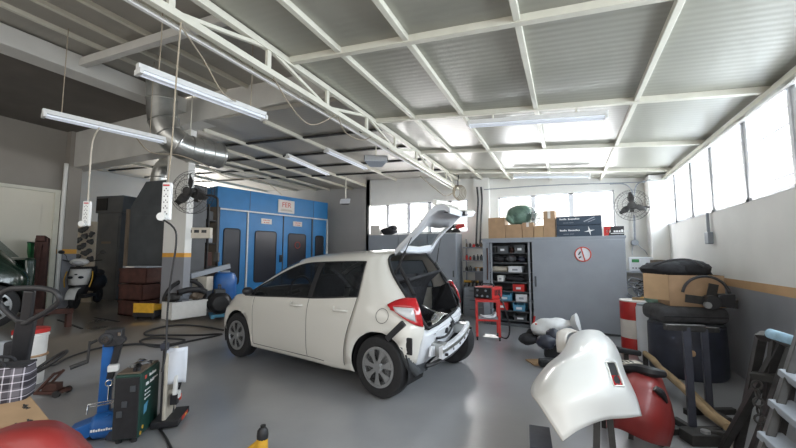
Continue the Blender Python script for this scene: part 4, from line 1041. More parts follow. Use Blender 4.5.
m = MB(); m.add([(.06, -.003, .25), (.13, -.003, .26), (.11, -.003, .19), (.06, -.003, .18)], [(0, 1, 2, 3)]); m.build('leaf_mark', 'sky_blue', chg, solid=.002)
m = MB(); m.cyl((.06, -.004, .09), (.06, 0, .09), .014, n=14); m.cyl((.025, -.004, .06), (.025, 0, .06), .014, n=14); m.build('warning_mark', 'yellow', chg)
for x in (.03, Lc-.03):
    for y in (.04, .14): MB().cyl((x, y, 0), (x, y, .04), .02).build('foot', 'rubber', chg)
C4 = Matrix.Translation((ca_.x, ca_.y, 0)) @ Matrix.Rotation(rzc, 4, 'Z')
for i, (x, y, r_, lab) in enumerate(((.10, .07, .3, 'pair of black pliers lying at the front of the green charger'), (.2, .10, -.5, 'grey spanner lying in the middle of the green charger'), (.28, .08, .9, 'chrome clamp lying at the far end of the green charger'))):
    m = MB(); m.bar((-.07, -.015, .012), (.07, .012, .012), .02, .018); m.bar((-.07, .015, .012), (.07, -.012, .012), .02, .018); m.ball((.07, 0, .014), (.03, .02, .012))
    solo(put(m, C4 @ Matrix.Translation((x, y, H_+.012)) @ Matrix.Rotation(r_, 4, 'Z')), 'hand_tool', ('black_plastic', 'alloy', 'chrome')[i], lab, 'tool', smooth=40)
# welding gas trolley behind: pale backing, red-black clamps, paper hung over
tr = thing('charger_trolley', 'pale trolley back plate with red and white clamps behind the green charger', 'trolley', (af(169, 424).x, af(169, 424).y, 0), rzc)
MB().bb(-.10, .16, .0, .03, .06, .60).build('back_plate', 'cream_plastic', tr, bevel=.01)
MB().bb(-.12, .18, -.10, .10, .02, .07).build('base', 'black_plastic', tr, bevel=.006)
MB().bb(-.02, .12, -.104, -.10, .03, .06).build('red_label', 'ink_red', tr); MB().bb(.05, .08, -.106, -.10, .035, .055).build('yellow_label', 'yellow', tr)
m = MB(); m.tube([(-.06, -.03, .5), (-.05, -.06, .4), (-.02, -.05, .3), (.04, -.06, .33), (.05, -.04, .24), (-.02, -.06, .2)], .011, 7, smooth=4); m.box((-.06, -.05, .22), (.05, .05, .08)); m.build('clamp_cable', 'black_plastic', tr, smooth=60)
m = MB(); m.box((-.08, -.06, .34), (.04, .03, .16), (0, .2, 0)); m.box((-.04, -.07, .25), (.05, .03, .06)); m.build('clamp', 'white_plastic', tr, bevel=.008)
m = MB(); m.box((-.01, -.07, .22), (.03, .03, .05)); m.build('red_clamp', 'ink_red', tr, bevel=.006)
m = MB(); m.box((-.12, .02, .66), (.05, .05, .06)); m.cyl((-.17, .02, .67), (-.12, .02, .67), .025); m.build('top_bracket', 'blue_black', tr, bevel=.006)
m = MB(); m.bar((-.10, .03, .05), (-.10, .03, .70), .012, .03); m.build('upright', 'black_plastic', tr)
w_ = [[V((-.09+.25*j/7, -.04-.012*math.sin(j*1.1)-(.0 if i else -.03), .75-.31*max(0, i-1)/7 - (.0 if i else .02))) for j in range(8)] for i in range(9)]
qa, qb, qc, qd = ad(164, 349, 3.0), ad(187, 347, 3.03), ad(186, 382, 3.03), ad(162, 385, 3.0)
m = MB().grid([[qa.lerp(qb, j/7).lerp(qd.lerp(qc, j/7), i/8)+_F*(.012*math.sin(j*1.1+i*.3)) for j in range(8)] for i in range(9)])
solo(m, 'paper_sheet', 'paper', 'white sheet of paper hung behind the green charger', 'paper', smooth=60, solid=.003)
cord('black flex trailing on the floor from the trolley towards the camera', [tuple(C4 @ V((.40, -.10, .15))), tuple(C4 @ V((.33, -.12, .03))), fl(160, 428), fl(166, 440), fl(172, 452)], .009, 'cable', 'hose', cat='cable')

# ------------------------------------------------------------------ pail, pallet truck, foreground
bk = af(27, 384)
bd_ = (bk-_O).dot(_F); br = 13.5/FPX*bd_
t = thing('paint_pail', 'tall white plastic pail with red lid behind the pallet truck handle', 'pail', (bk.x, bk.y, fz(bk.x, bk.y)))
bh = 54/FPX*bd_
MB().lathe([(0, 0), (br*.86, 0), (br*.88, .01), (br*.97, bh*.86), (br*1.04, bh*.87), (br*1.04, bh*.90), (br, bh*.91), (br, bh*.96)], n=32).build('body', 'white_plastic', t, smooth=40)
MB().lathe([(br*1.05, bh*.93), (br*1.05, bh), (br*.95, bh*1.01), (0, bh*1.0)], n=32).build('lid', 'red', t, smooth=40)
m = MB(); m.ring((0, 0, bh*.52), br*.985, .012, 'Z', 36, 6); m.build('strap', 'card', t)
p = ad(47, 368, bd_*.97); t2 = thing('hand_trolley', 'small rusty red hand trolley with a black hose lying beside the white pail', 'trolley', (p.x+.02, p.y, fz(p.x, p.y)), .5); t2.scale = (.55, .55, .55)
m = MB(); m.bar((-.2, 0, .08), (.25, 0, .08), .05, .05); m.bar((-.2, .2, .08), (.25, .2, .08), .05, .05); m.bar((.22, 0, .08), (.25, .2, .08), .05, .05); m.bar((-.18, 0, .08), (.12, 0, .42), .035, .035); m.bar((-.18, .2, .08), (.12, .2, .42), .035, .035); m.bar((.10, -.02, .40), (.10, .22, .40), .035, .035); m.build('frame', 'rust', t2)
m = MB(); m.box((.02, .1, .16), (.25, .16, .12)); m.build('tray', 'rust', t2, bevel=.01)
for y in (-.03, .23): MB().cyl((.2, y-.02, .06), (.2, y+.02, .06), .06, n=20).build('wheel', 'rubber', t2)
p2 = ad(50, 364, bd_*.96)
m = MB(); pts = [(p2.x+.0+.15*math.cos(a), p2.y+.11*math.sin(a), p2.z+.02+.09*math.sin(a*1+.6)) for a in [2*PI*i/24 for i in range(24)]]; m.tube(pts, .016, 7, closed=True); m2 = m
solo(m2, 'hose_loop', 'hose', 'black hose looped over the small red hand trolley', 'hose', smooth=60)
# stacked load and pallet truck
dC = 1.75
ld0 = ad(28, 391, 1.8); ld1 = ad(60, 431, 1.5)
zT = .70
e0, e1 = az(27, 391, zT), az(54, 424, zT); dv = (e1-e0).normalized(); nv = V((dv.y, -dv.x, 0)); nv = nv if nv.x < 0 else -nv
PLn = (e1-e0).length+.03
pal = thing('pallet', 'wooden pallet loaded with a brown carton at the lower left', 'pallet', (e0.x, e0.y, 0), math.atan2(dv.y, dv.x))
sg = 1 if (Matrix.Rotation(math.atan2(dv.y, dv.x), 3, 'Z').inverted() @ nv).y > 0 else -1
m = MB()
for i in range(6): m.bb(-.02, PLn, sg*(.02+.16*i), sg*(.14+.16*i), .115, .14)
m.build('deck_board', 'wood', pal)
for y in (.07, .48, .9): MB().bb(0, PLn, sg*y-.04, sg*y+.04, .02, .115).build('bearer', 'wood', pal)
m = MB()
for y in (.07, .48, .9): m.bb(-.01, PLn, sg*y-.06, sg*y+.06, 0, .02)
m.build('base_board', 'wood', pal)
ctn = thing('cardboard_box', 'large flat-topped brown cardboard box at the lower left under the plaid bag', 'box', (e0.x, e0.y, .14), math.atan2(dv.y, dv.x))
MB().bb(0, PLn, min(0, sg*.9), max(0, sg*.9), 0, zT-.14).build('carton', 'card_light', ctn, bevel=.006)
m = MB()
for y in (.45,): m.bb(.0, PLn, sg*y-.002, sg*y+.002, zT-.14, zT-.138)
for u_, v_, s_ in ((28, 420, .05), (16, 424, .06), (24, 405, .03)):
    q = az(u_, v_, zT); q = Matrix.Rotation(-math.atan2(dv.y, dv.x), 3, 'Z') @ (q-e0)
    for k in range(5): m.box((q.x+.018*k*1, q.y+.004*math.sin(k*2), zT-.139), (.016, .012 if k % 2 else .006, .003), (0, 0, .5*k))
m.build('printed_mark', 'ink_black', ctn)
# plaid bag on the box
pb0 = az(-20, 404, zT)
bag = thing('plaid_bag', 'black and white plaid bag standing on the brown cardboard box', 'bag', (pb0.x-.03, pb0.y+.02, zT), YAW+.45)
rows = []
hB = .165
def bagbox(w_, d_, h_):
    m = MB(); rings = []
    for i in range(9):
        z = h_*i/8; k = 1+.04*math.sin(PI*i/8); n_ = 28; r_ = []
        for j in range(n_):
            a = 2*PI*j/n_; c_, s_ = math.cos(a), math.sin(a); q = 5
            r_.append(V((w_*k*(abs(c_)**(2/q))*(1 if c_ > 0 else -1), d_*k*(1-.25*i/8)*(abs(s_)**(2/q))*(1 if s_ > 0 else -1), z)))
        rings.append(r_)
    m.add([p for r_ in rings for p in r_], [(i*28+j, i*28+(j+1) % 28, (i+1)*28+(j+1) % 28, (i+1)*28+j) for i in range(8) for j in range(28)] + [tuple(range(28))[::-1]])
    return m
bagbox(.17, .08, hB).build('body', 'plaid', bag, smooth=50)
m = MB(); m.bb(-.165, .165, -.06, .06, hB-.01, hB); m.build('flap', 'fabric_black', bag)
for y in (-.05, .05):
    MB().tube([(-.09, y, hB-.02), (-.07, y*1.0, hB+.02), (0, y*.9, hB+.03), (.07, y*1.0, hB+.02), (.09, y, hB-.02)], .008, 6, smooth=4).build('handle', 'fabric_black', bag, smooth=60)
# grey slab parts standing behind the bag
for i, (u_, lab, mt) in enumerate(((6, 'grey plastic panel standing behind the plaid bag, nearest the pail', 'cab_grey'), (14, 'dark plastic panel standing between the grey panel and the truck handle', 'fabric_black'))):
    q = ad(u_, 372, 2.05); t = thing('board_offcut', lab, 'board', (q.x, q.y, fz(q.x, q.y)), YAW+.3)
    MB().bb(-.045, .045, -.03, .03, 0, q.z-fz(q.x, q.y)+.17).build('panel', mt, t, bevel=.012); MB().bb(-.03, .03, -.034, -.03, .2, q.z+.1).build('groove', 'cab_dark', t)
# pallet truck: pump column and handle loop
hp = ad(18, 392, 1.95)
pt = thing('pallet_truck', 'black hand pallet truck with upright looped steering handle at lower left', 'pallet truck', (hp.x, hp.y, 0), YAW+.42)
def lc(u, v, d): return Matrix.Rotation(-(YAW+.42), 3, 'Z') @ (ad(u, v, d)-V((hp.x, hp.y, 0)))
loop = [(27, 288, 1.85), (40, 288, 1.85), (54, 291, 1.85), (59, 297, 1.85), (58, 303, 1.86), (46, 312, 1.87), (33, 319, 1.88), (25, 323, 1.88), (16, 319, 1.88), (4, 309, 1.87), (-1, 302, 1.86), (0, 295, 1.85), (10, 289, 1.85)]
MB().tube([lc(*p) for p in loop], .0135, 8, closed=True, smooth=4).build('handle_loop', 'black_plastic', pt, smooth=60)
m = MB(); m.bar(lc(30, 290, 1.86), lc(26, 322, 1.89), .045, .03, (0, 1, 0)); m.build('control_lever', 'black_plastic', pt, bevel=.008)
m = MB(); m.bar(lc(27, 318, 1.89), lc(13, 398, 1.97), .075, .045, (0, 1, 0)); lo = lc(13, 398, 1.97); m.bar(lo, (lo.x, lo.y, .25), .075, .06, (0, 1, 0)); m.build('column', 'black_plastic', pt, bevel=.008)
m = MB(); m.cyl((lo.x, lo.y, .10), (lo.x, lo.y, .45), .06, n=20); m.box((lo.x, lo.y+.04, .14), (.22, .2, .16)); m.build('pump', 'red', pt, bevel=.006)
for s_ in (-1, 1): MB().cyl((lo.x+s_*.05-.025, lo.y, .09), (lo.x+s_*.05+.025, lo.y, .09), .09, n=22).build('steer_wheel', 'rubber', pt)
# red car panel in the bottom corner
def patch(rows, ks=5, kt=5, dk=1): return hermite_grid([[ad(p[0], p[1], p[2]*dk) for p in r] for r in rows], ks, kt)
Gp = patch([[(-50, 540, 1.12), (20, 545, 1.05), (75, 545, 1.05), (140, 525, 1.15)],
            [(-22, 470, 1.24), (20, 470, 1.2), (60, 470, 1.22), (106, 472, 1.31)],
            [(-20, 446, 1.30), (20, 438, 1.26), (58, 436, 1.28), (96, 452, 1.38)],
            [(-10, 434, 1.42), (22, 425, 1.40), (56, 424, 1.42), (86, 440, 1.48)],
            [(6, 428, 1.52), (30, 422, 1.52), (56, 421, 1.53), (78, 432, 1.55)],
            [(12, 436, 1.58), (34, 432, 1.58), (54, 430, 1.58), (72, 438, 1.59)]], dk=.84)
zmin = min(p.z for r in Gp for p in r)
Gp2 = Gp
gm = MB().grid(Gp2)
q0 = V((sum(p[0] for p in gm.v)/len(gm.v), sum(p[1] for p in gm.v)/len(gm.v), 0)); gm.v = [tuple(V(p)-q0) for p in gm.v]
rp = thing('car_bonnet', 'glossy red car body panel in the bottom left corner of the photo', 'car panel', q0)
gm.build('skin', 'red_paint', rp, smooth=60, solid=.012)
m = MB()
for dx, dy in ((-.12, .05), (.05, .12), (.1, -.02)): m.bar((dx, dy, 0), (dx*.7, dy*.7, zmin+.04), .035, .035, (0, 1, 0))
m.bar((-.12, .05, .03), (.1, -.02, .03), .035, .035); m.build('support', 'iron', rp)
# yellow tool near the bottom edge
yp = ad(256, 455, 2.45); yp.z = 0
yt = thing('cordless_grinder', 'yellow and black hand power tool standing on the floor at the bottom edge', 'power tool', (yp.x, yp.y, 0), YAW)
zt0 = ad(260, 428, 2.45).z
m = MB(); m.tube([(0.035, 0, .02), (.035, 0, zt0*.5), (.04, 0, zt0*.72)], [.045, .042, .036], 12); m.tube([(.03, 0, zt0*.62), (-.06, .0, zt0*.36), (-.13, 0, zt0*.2)], [.024, .022, .02], 10, smooth=3); m.build('housing', 'yellow', yt, smooth=60)
m = MB(); m.lathe([(.036, zt0*.70), (.038, zt0*.8), (.034, zt0*.92), (.02, zt0*.99)], (.04, 0, 0), n=16); m.build('collar', 'black_plastic', yt, smooth=40)
m = MB(); m.lathe([(.016, zt0*.98), (.018, zt0*1.05), (.0, zt0*1.07)], (.042, 0, 0), n=12); m.build('chuck', 'iron', yt, smooth=40)
MB().bb(-.02, .09, -.05, .05, 0, .05).build('battery_pack', 'black_plastic', yt, bevel=.01)
m = MB(); m.box((.035, -.042, zt0*.4), (.03, .012, .05)); m.build('switch', 'black_plastic', yt, bevel=.004)
# ================================================================== REAR OF THE BAY
# sliding-door cabinet
cL = V((-1.60, 7.72, 0)); cR = V((.93, 7.46, 0)); cw = (cR-cL).length; cz = math.atan2((cR-cL).y, (cR-cL).x); CHt = 1.75
cab = thing('sliding_door_cabinet', 'wide grey steel cabinet with a sliding door open on the left and a no-smoking sign', 'cabinet', cL, cz)
C5 = Matrix.Translation(cL) @ Matrix.Rotation(cz, 4, 'Z')
xo = .99                       # where the open part ends
MB().bb(-.02, cw+.02, -.03, .5, CHt-.04, CHt).build('top', 'cab_grey', cab, bevel=.005)
for xa_, xb2 in ((0, .03), (cw-.03, cw), (xo+.02, xo+.05)): MB().bb(xa_, xb2, .02, .455, .06, CHt-.04).build('side_panel', 'cab_grey', cab)
MB().bb(0, cw, .46, .48, 0, CHt-.04).build('back_panel', 'cab_dark', cab); MB().bb(0, cw, 0, .48, 0, .06).build('plinth', 'cab_dark', cab)
MB().bb(0, .14, .0, .02, 0.0, CHt-.04).build('frame_stile', 'cab_grey', cab)
m = MB(); m.bb(.0, cw, -.025, .0, CHt-.09, CHt-.04); m.build('door_track', 'cab_grey', cab)
dr = MB().bb(xo, cw-.01, -.035, -.012, .04, CHt-.07).build('sliding_door', 'cab_grey', cab, bevel=.004)
MB().bb(xo+.04, xo+.07, -.05, -.034, .8, 1.0).build('handle', 'cab_dark', dr, bevel=.004)
sx, sz = 1.88, 1.42
m = MB(); m.lathe([(0, -.042), (.135, -.042), (.135, -.036), (0, -.036)], (sx, 0, sz), 'Y', 36); sg_ = m.build('no_smoking_sign', 'blue_white', dr)
m = MB(); m.ring((sx, -.044, sz), .128, .011, 'Y', 40, 6); m.bar((sx-.03, -.046, sz+.125), (sx+.03, -.046, sz-.125), .02, .006, (0, 1, 0)); m.build('red_ring', 'ink_red', sg_)
m = MB(); m.bar((sx-.075, -.046, sz-.01), (sx-.035, -.046, sz+.05), .022, .004, (0, 1, 0)); m.bar((sx-.07, -.046, sz-.07), (sx-.03, -.046, sz-.04), .022, .004, (0, 1, 0)); m.build('black_symbol', 'ink_black', sg_)
zs = [.10, .28, .47, .665, .85, 1.04, 1.235, 1.44]
for z in zs[:-1]: MB().bb(.14, xo+.02, .02, .46, z, z+.02).build('shelf', 'cab_dark', cab)
m = MB()
for x in (.16, xo-.08): m.bb(x, x+.035, .0, .02, .06, CHt-.05)
m.build('shelf_post', 'cab_grey', cab)
def onc(x, y, z): return C5 @ V((x, y, z))
def shelf_item(kind, x, z, w_, h_, mat, name, label, cat, d_=.26, y=.17):
    t = thing(name, label, cat, onc(x, y, z), cz)
    if kind == 'box':
        MB().bb(-w_/2, w_/2, -d_/2, d_/2, 0, h_*.8).build('body', mat, t, bevel=.006); MB().bb(-w_/2-.004, w_/2+.004, -d_/2-.004, d_/2+.004, h_*.8, h_).build('lid', mat, t, bevel=.004)
        MB().bb(-w_*.2, w_*.2, -d_/2-.007, -d_/2, h_*.3, h_*.6).build('label_patch', 'blue_white' if mat not in ('white_plastic', 'blue_white') else 'cab_grey', t)
    elif kind == 'bin':
        m = MB(); m.ext([(-w_/2, 0), (w_/2, 0), (w_/2+.01, h_), (w_/2-.008, h_), (w_/2-.012, .01), (-w_/2+.012, .01), (-w_/2+.008, h_), (-w_/2-.01, h_)], -d_/2, d_/2); m.bb(-w_/2, w_/2, -d_/2, -d_/2+.01, 0, h_*.75); m.bb(-w_/2, w_/2, d_/2-.01, d_/2, 0, h_); m.build('tub', mat, t)
        MB().bb(-w_*.25, w_*.25, -d_/2-.005, -d_/2, h_*.2, h_*.5).build('label_patch', 'blue_white', t)
    elif kind == 'lump':
        m = MB(); m.ball((0, 0, h_*.5), (w_/2, d_/2, h_*.5), 12, 8, noise=.12); m.build('body', mat, t, smooth=60)
        m = MB(); m.tube([(-w_*.3, 0, h_*.8), (0, -.05, h_*1.05), (w_*.3, 0, h_*.8)], .012, 6, smooth=3); m.build('strap', mat, t, smooth=60)
    elif kind == 'roll':
        MB().cyl((-w_/2, 0, h_/2), (w_/2, 0, h_/2), h_/2, n=20).build('roll', mat, t, smooth=40); MB().cyl((-w_/2-.003, 0, h_/2), (w_/2+.003, 0, h_/2), h_*.15, n=12).build('core', 'card', t)
    elif kind == 'can':
        MB().lathe([(w_/2, 0), (w_/2, h_*.85), (w_*.3, h_*.92), (w_*.3, h_), (0, h_)], n=18).build('body', mat, t, smooth=40); MB().ring((0, 0, h_*.86), w_/2, .005, 'Z', 18, 5).build('rim', 'alloy', t)
    return t
sh = [z+.02 for z in zs]
for a in (
  ('box', .26, sh[0], .17, .13, 'machine', 'parts_case', 'dark parts case on the lowest shelf of the open grey cabinet', 'case'),
  ('bin', .72, sh[0], .24, .11, 'cab_dark', 'storage_bin', 'dark empty bin on the lowest shelf of the open grey cabinet', 'bin'),
  ('box', .36, sh[1], .22, .15, 'red', 'parts_box', 'red parts box on the second lowest cabinet shelf', 'box'),
  ('bin', .70, sh[1], .22, .16, 'sky_blue', 'storage_bin', 'light blue bin on the second lowest cabinet shelf', 'bin'),
  ('bin', .40, sh[2], .30, .15, 'sky_blue', 'storage_bin', 'wide blue bin on the third lowest cabinet shelf', 'bin'),
  ('box', .75, sh[2], .22, .14, 'blue_white', 'parts_box', 'pale box beside the wide blue bin in the cabinet', 'box'),
  ('lump', .27, sh[3], .20, .09, 'machine_brown', 'cable_bundle', 'brown cable bundle on the shelf above the wide blue bin', 'cables'),
  ('box', .70, sh[3], .22, .14, 'red', 'first_aid_box', 'red and white box on the middle cabinet shelf', 'box'),
  ('box', .34, sh[4], .11, .12, 'white_plastic', 'switch_carton', 'small white carton on the cabinet shelf below the paper roll', 'box'),
  ('lump', .62, sh[4], .38, .11, 'fabric_black', 'tool_bag', 'flat black tool bag beside the small white carton in the cabinet', 'bag'),
  ('roll', .30, sh[5], .34, .115, 'cream_plastic', 'paper_roll', 'cream paper roll on the third cabinet shelf from the top', 'roll'),
  ('box', .64, sh[5], .26, .12, 'blue_white', 'parts_box', 'white box with grey patch beside the cream paper roll', 'box'),
  ('lump', .30, sh[6], .26, .13, 'fabric_black', 'tool_bag', 'black bag at the left of the second cabinet shelf from the top', 'bag'),
  ('lump', .53, sh[6], .24, .15, 'fabric_grey', 'tool_bag', 'dark grey bag in the middle of the second cabinet shelf from the top', 'bag'),
  ('lump', .75, sh[6], .20, .12, 'blue_black', 'tool_bag', 'blue-black bag at the right of the second cabinet shelf from the top', 'bag'),
  ('can', .22, sh[7]-.01, .10, .15, 'machine', 'spray_can', 'dark can at the left end of the top cabinet shelf', 'can'),
  ('box', .40, sh[7]-.01, .20, .14, 'cab_dark', 'parts_case', 'dark case near the left of the top cabinet shelf', 'case'),
  ('can', .56, sh[7]-.01, .09, .13, 'rust', 'spray_can', 'rust red can in the middle of the top cabinet shelf', 'can'),
  ('box', .74, sh[7]-.01, .20, .16, 'machine', 'parts_case', 'dark case at the right end of the top cabinet shelf', 'case')): shelf_item(*a)
MB().bb(.14, xo+.02, .02, .46, zs[7]-.005, zs[7]+.01).build('shelf', 'cab_dark', cab)
# boxes on the cabinet
def oncab(u, y=.22): 
    d = ray(u, 237); # column of the picture -> place along the cabinet top
    a = C5 @ V((0, y, 0)); e = V((math.cos(cz), math.sin(cz), 0)); nn = V((-e.y, e.x, 0))
    t = (a-_O).dot(nn)/d.dot(nn); p = _O+d*t
    return (p-a).dot(e)
def cbox(label, u0, u1, v0, v1, mat, d_=.3, y=.22, z=CHt, tape=None, name='cardboard_box', flaps=True, rz_=0, base_v=None):
    x0, x1 = oncab(u0, y-d_/2), oncab(u1, y-d_/2)
    pz = _O + ray((u0+u1)/2, v0)*((C5 @ V(((x0+x1)/2, y-d_/2, 0))-_O).dot(_F))
    return bx(name, label, 'box', onc((x0+x1)/2, y, z), (x1-x0, d_, pz.z-z), mat, cz+rz_, None, flaps, tape), x0, x1, pz.z-z
cbox('brown cardboard box at the left end of the cabinet top', 488.5, 505, 217, 235, 'card', tape='card_light')
bB, *_b = cbox('low brown cardboard box under the green plastic bundle', 505.5, 522, 224, 235, 'card')
cbox('brown carton right of the green plastic bundle on the cabinet', 522.5, 533.5, 222, 235, 'card', tape='sign_white')
cbox('small low brown carton left of the tall carton on the cabinet', 534.2, 543.5, 225, 235, 'card_light')
cbox('tall narrow brown carton beside the navy boxes on the cabinet', 544, 555.5, 210, 235, 'card', tape='sign_white', flaps=True)
def prt(t, w_, d_, items):
    for fn, x, z, s_, mt in items:
        put(print_mb(fn, s_), Matrix.Translation((x, -d_/2-.004, z)) @ FRONT).build('lettering', mt, t)
t, x0, x1, hB_ = cbox('long navy carton lying on the cabinet, lower of the two', 557, 602, 224.5, 235, 'box_navy', .34, flaps=False)
w_ = x1-x0; prt(t, w_, .34, (('xooxo xooooxoo', -.15, .12, .045, 'ink_white'), ('oooooooo oooooo', -.17, .05, .022, 'cab_grey')))
m = MB(); cx = w_*.24
for i in range(4):
    a = PI/2*i+.2; m.add([(cx+.02*math.cos(a+PI/4), -.174, .10+.02*math.sin(a+PI/4)), (cx+.09*math.cos(a), -.174, .10+.09*math.sin(a)), (cx+.02*math.cos(a-PI/4), -.174, .10+.02*math.sin(a-PI/4)), (cx, -.174, .10)], [(0, 1, 2, 3)])
m.build('star_emblem', 'ink_white', t, solid=.001)
t2_, x0, x1, h2_ = cbox('long navy carton lying on the cabinet, upper of the two', 557, 602, 215, 224, 'box_navy', .34, z=CHt+hB_+.004, flaps=False)
prt(t2_, w_, .34, (('xooxo xooooxoo', -.15, .12, .045, 'ink_white'), ('oooooooo oooooo', -.17, .05, .022, 'cab_grey')))
m = MB(); m.bar((cx-.09, -.172, .06), (cx+.09, -.172, .14), .02, .004, (0, 1, 0)); m.bar((cx-.02, -.172, .05), (cx+.10, -.172, .10), .012, .004, (0, 1, 0)); m.build('swoosh_emblem', 'cab_grey', t2_)
t, x0, x1, hh = cbox('small black and red carton at the right end of the cabinet top', 604, 624.5, 225.5, 235, 'black_plastic', .26, flaps=False)
w2 = x1-x0; MB().add([(-w2/2, -.133, .0), (-w2/2+.07, -.133, .0), (-w2/2+.12, -.133, hh), (-w2/2, -.133, hh)], [(0, 1, 2, 3)]).build('red_corner', 'red', t, solid=.002)
prt(t, w2, .26, (('xx oooxoo', .05, hh*.5, .07, 'ink_white'),)); MB().bb(-.05, .16, -.133, -.13, hh*.22, hh*.28).build('white_line', 'ink_white', t)
# clear plastic bundle
xb = oncab(520, .2); pz = CHt+_b[2]+.005
bun = thing('plastic_bundle', 'round bundle of green fabric in clear plastic on the low brown box', 'bundle', onc(xb, .22, pz), cz)
m = MB(); m.ball((0, 0, .20), (.25, .17, .20), 20, 12, noise=.07); m.ball((-.12, -.02, .16), (.15, .15, .16), 12, 8, noise=.1); m.ball((.10, -.03, .24), (.14, .13, .15), 12, 8, noise=.1); m.build('fabric', 'wrap_green', bun, smooth=70)
m = MB(); m.ball((.03, -.02, .20), (.31, .19, .20), 18, 10, noise=.06); M['film'] = glass('film', (.95, .97, .96), .72, .15); m.ball((.27, -.03, .12), (.17, .14, .12), 12, 8, noise=.2); m.build('film', 'film', bun, smooth=40)
# fluorescent fittings on the roof beams
def roofbat(label, u0, u1, v, y):
    a, b = ay(u0, v, y), ay(u1, v, y); a.z = roofR(a.x)-.15; b.z = roofR(b.x)-.15
    t = batten(label, a, b)
    m = MB()
    for q in (.2, .8):
        p = lerp(a, b, q)-t.location; m.bb(p.x-.01, p.x+.01, -.01, .01, p.z+.05, p.z+.13)
    m.build('mounting_clip', 'steel_white', t)
roofbat('fluorescent light on the rearmost roof beam above the grey cabinet', 513, 590, 170, 7.9)
roofbat('fluorescent light on the middle roof beam, above the white car', 468, 608, 114, 4.5)
roofbat_L = ((287, 156, 328, 174, 'fluorescent light under the rear left roof nearest the blue booth'), (326, 150, 366, 168, 'fluorescent light under the rear left roof above the white car'))
for u0, v0, u1, v1, lab in roofbat_L:
    def hit(u, v):
        d = ray(u, v); t_ = (3.35+.05*(-2.4)-CH-.13)/(d.z+.05*d.x); return _O+d*t_
    batten(lab, hit(u0, v0), hit(u1, v1))
# flood lamps
def flood(label, p, rz, tilt, s_, mat='cab_grey'):
    t = thing('floodlight', label, 'lamp', p, rz)
    Rm = Matrix.Rotation(tilt, 4, 'X')
    m = put(MB().add([(-s_, 0, -s_*.6), (s_, 0, -s_*.6), (s_, 0, s_*.6), (-s_, 0, s_*.6), (-s_*.5, s_*.7, -s_*.3), (s_*.5, s_*.7, -s_*.3), (s_*.5, s_*.7, s_*.3), (-s_*.5, s_*.7, s_*.3)], [(4, 5, 6, 7), (0, 1, 5, 4), (1, 2, 6, 5), (2, 3, 7, 6), (3, 0, 4, 7)]), Rm); m.build('reflector', mat, t)
    put(MB().bb(-s_*.95, s_*.95, .0, .01, -s_*.55, s_*.55), Rm).build('lens', 'blue_white', t)
    MB().tube([(0, s_*.4, s_*.2), (0, s_*.3, s_*1.2), (0, s_*.3, 3.4-p.z)], .012, 6).build('hanger', 'steel_white', t)
flood('large grey floodlight hanging under the girder over the white car', ad(376, 158, 6.2), .5, -.9, .20)
flood('small black floodlight on the rear wall beside the blue booth', ad(345, 201, 9.2), .2, -.5, .14, 'black_plastic')
# hanging coil, pipes at the girder end
p = ay(458, 186, 8.4)
t = thing('hose_coil', 'coil of beige air hose hanging from the rear end of the girder', 'hose', p)
m = MB()
for i in range(5): m.tube([(.02*(i-2)+(.09+.012*i)*math.sin(a), .01*i, .02-.17*(1-math.cos(a))*(.9+.05*i)) for a in [2*PI*k/20 for k in range(20)]], .009, 6, closed=True)
m.build('coil', 'cord', t, smooth=60); MB().tube([(0, 0, .0), (0, 0, .12), (.02, 0, .26)], .012, 6).build('hook', 'iron', t)
for u_, lab in ((477, 'left of the two black hoses running down the rear wall'), (481, 'right of the two black hoses running down the rear wall')):
    cord(lab, [ay(u_, 187, 8.68), ay(u_+1, 200, 8.68), ay(u_, 220, 8.68), ay(u_-1, 246, 8.68)], .022, 'air_hose', 'hose', cat='hose')
cord('white conduit along the top of the rear wall windows', [ay(484, 189.5, 8.7), ay(545, 185.5, 8.7), ay(618, 183, 8.7), ay(645, 182, 8.4)], .012, 'conduit', 'cab_grey', cat='conduit')
cord('curved white cable from the ceiling to the rear wall fan', [ay(650, 180, 8.4), ay(641, 182, 8.5), ay(636, 186, 8.6), ay(634, 196, 8.6)], .012, 'cable', 'cab_grey', cat='cable')
cord('curved white cable from the window head to the rear wall fan', [ay(610, 184, 8.7), ay(624, 184, 8.6), ay(631, 189, 8.6), ay(633, 197, 8.6)], .012, 'cable', 'cab_grey', cat='cable')
cord('slack white cable hanging across the rear end of the girder', [ay(420, 176, 7), ay(432, 186, 7.5), ay(446, 196, 8), ay(456, 190, 8.3)], .01, 'cable', 'cord', cat='cable')

# lockers behind the car
y0 = 8.25
xs_ = [ay(u, 240, y0).x for u in (368, 398, 427, 456)]
zt_ = ay(455, 233, y0).z
for i in range(3):
    t = thing('metal_locker', ('grey metal locker nearest the tool shelf behind the white car', 'grey metal locker, middle of the three behind the open tailgate', 'grey metal locker at the left of the three, above the car roof')[2-i], 'locker', ((xs_[i]+xs_[i+1])/2, y0, 0))
    w_ = xs_[i+1]-xs_[i]-.01
    MB().bb(-w_/2, w_/2, .02, .55, 0, zt_).build('body', 'cab_grey', t, bevel=.004)
    d_ = MB().bb(-w_/2+.015, w_/2-.015, 0, .022, .08, zt_-.03).build('door', 'cab_grey', t, bevel=.004); MB().bb(w_/2-.08, w_/2-.05, -.015, .0, .9, 1.05).build('handle', 'cab_dark', d_)
def lk(u, dy=.2): return V((ay(u, 232, y0+dy).x, y0+dy, zt_))
t = thing('carton', 'white carton on top of the left locker', 'box', lk(377)); MB().bb(-.13, .13, -.12, .12, 0, .26).build('body', 'sign_white', t, bevel=.004); MB().bb(-.13, .13, -.002, .002, .26, .263).build('tape', 'card', t)
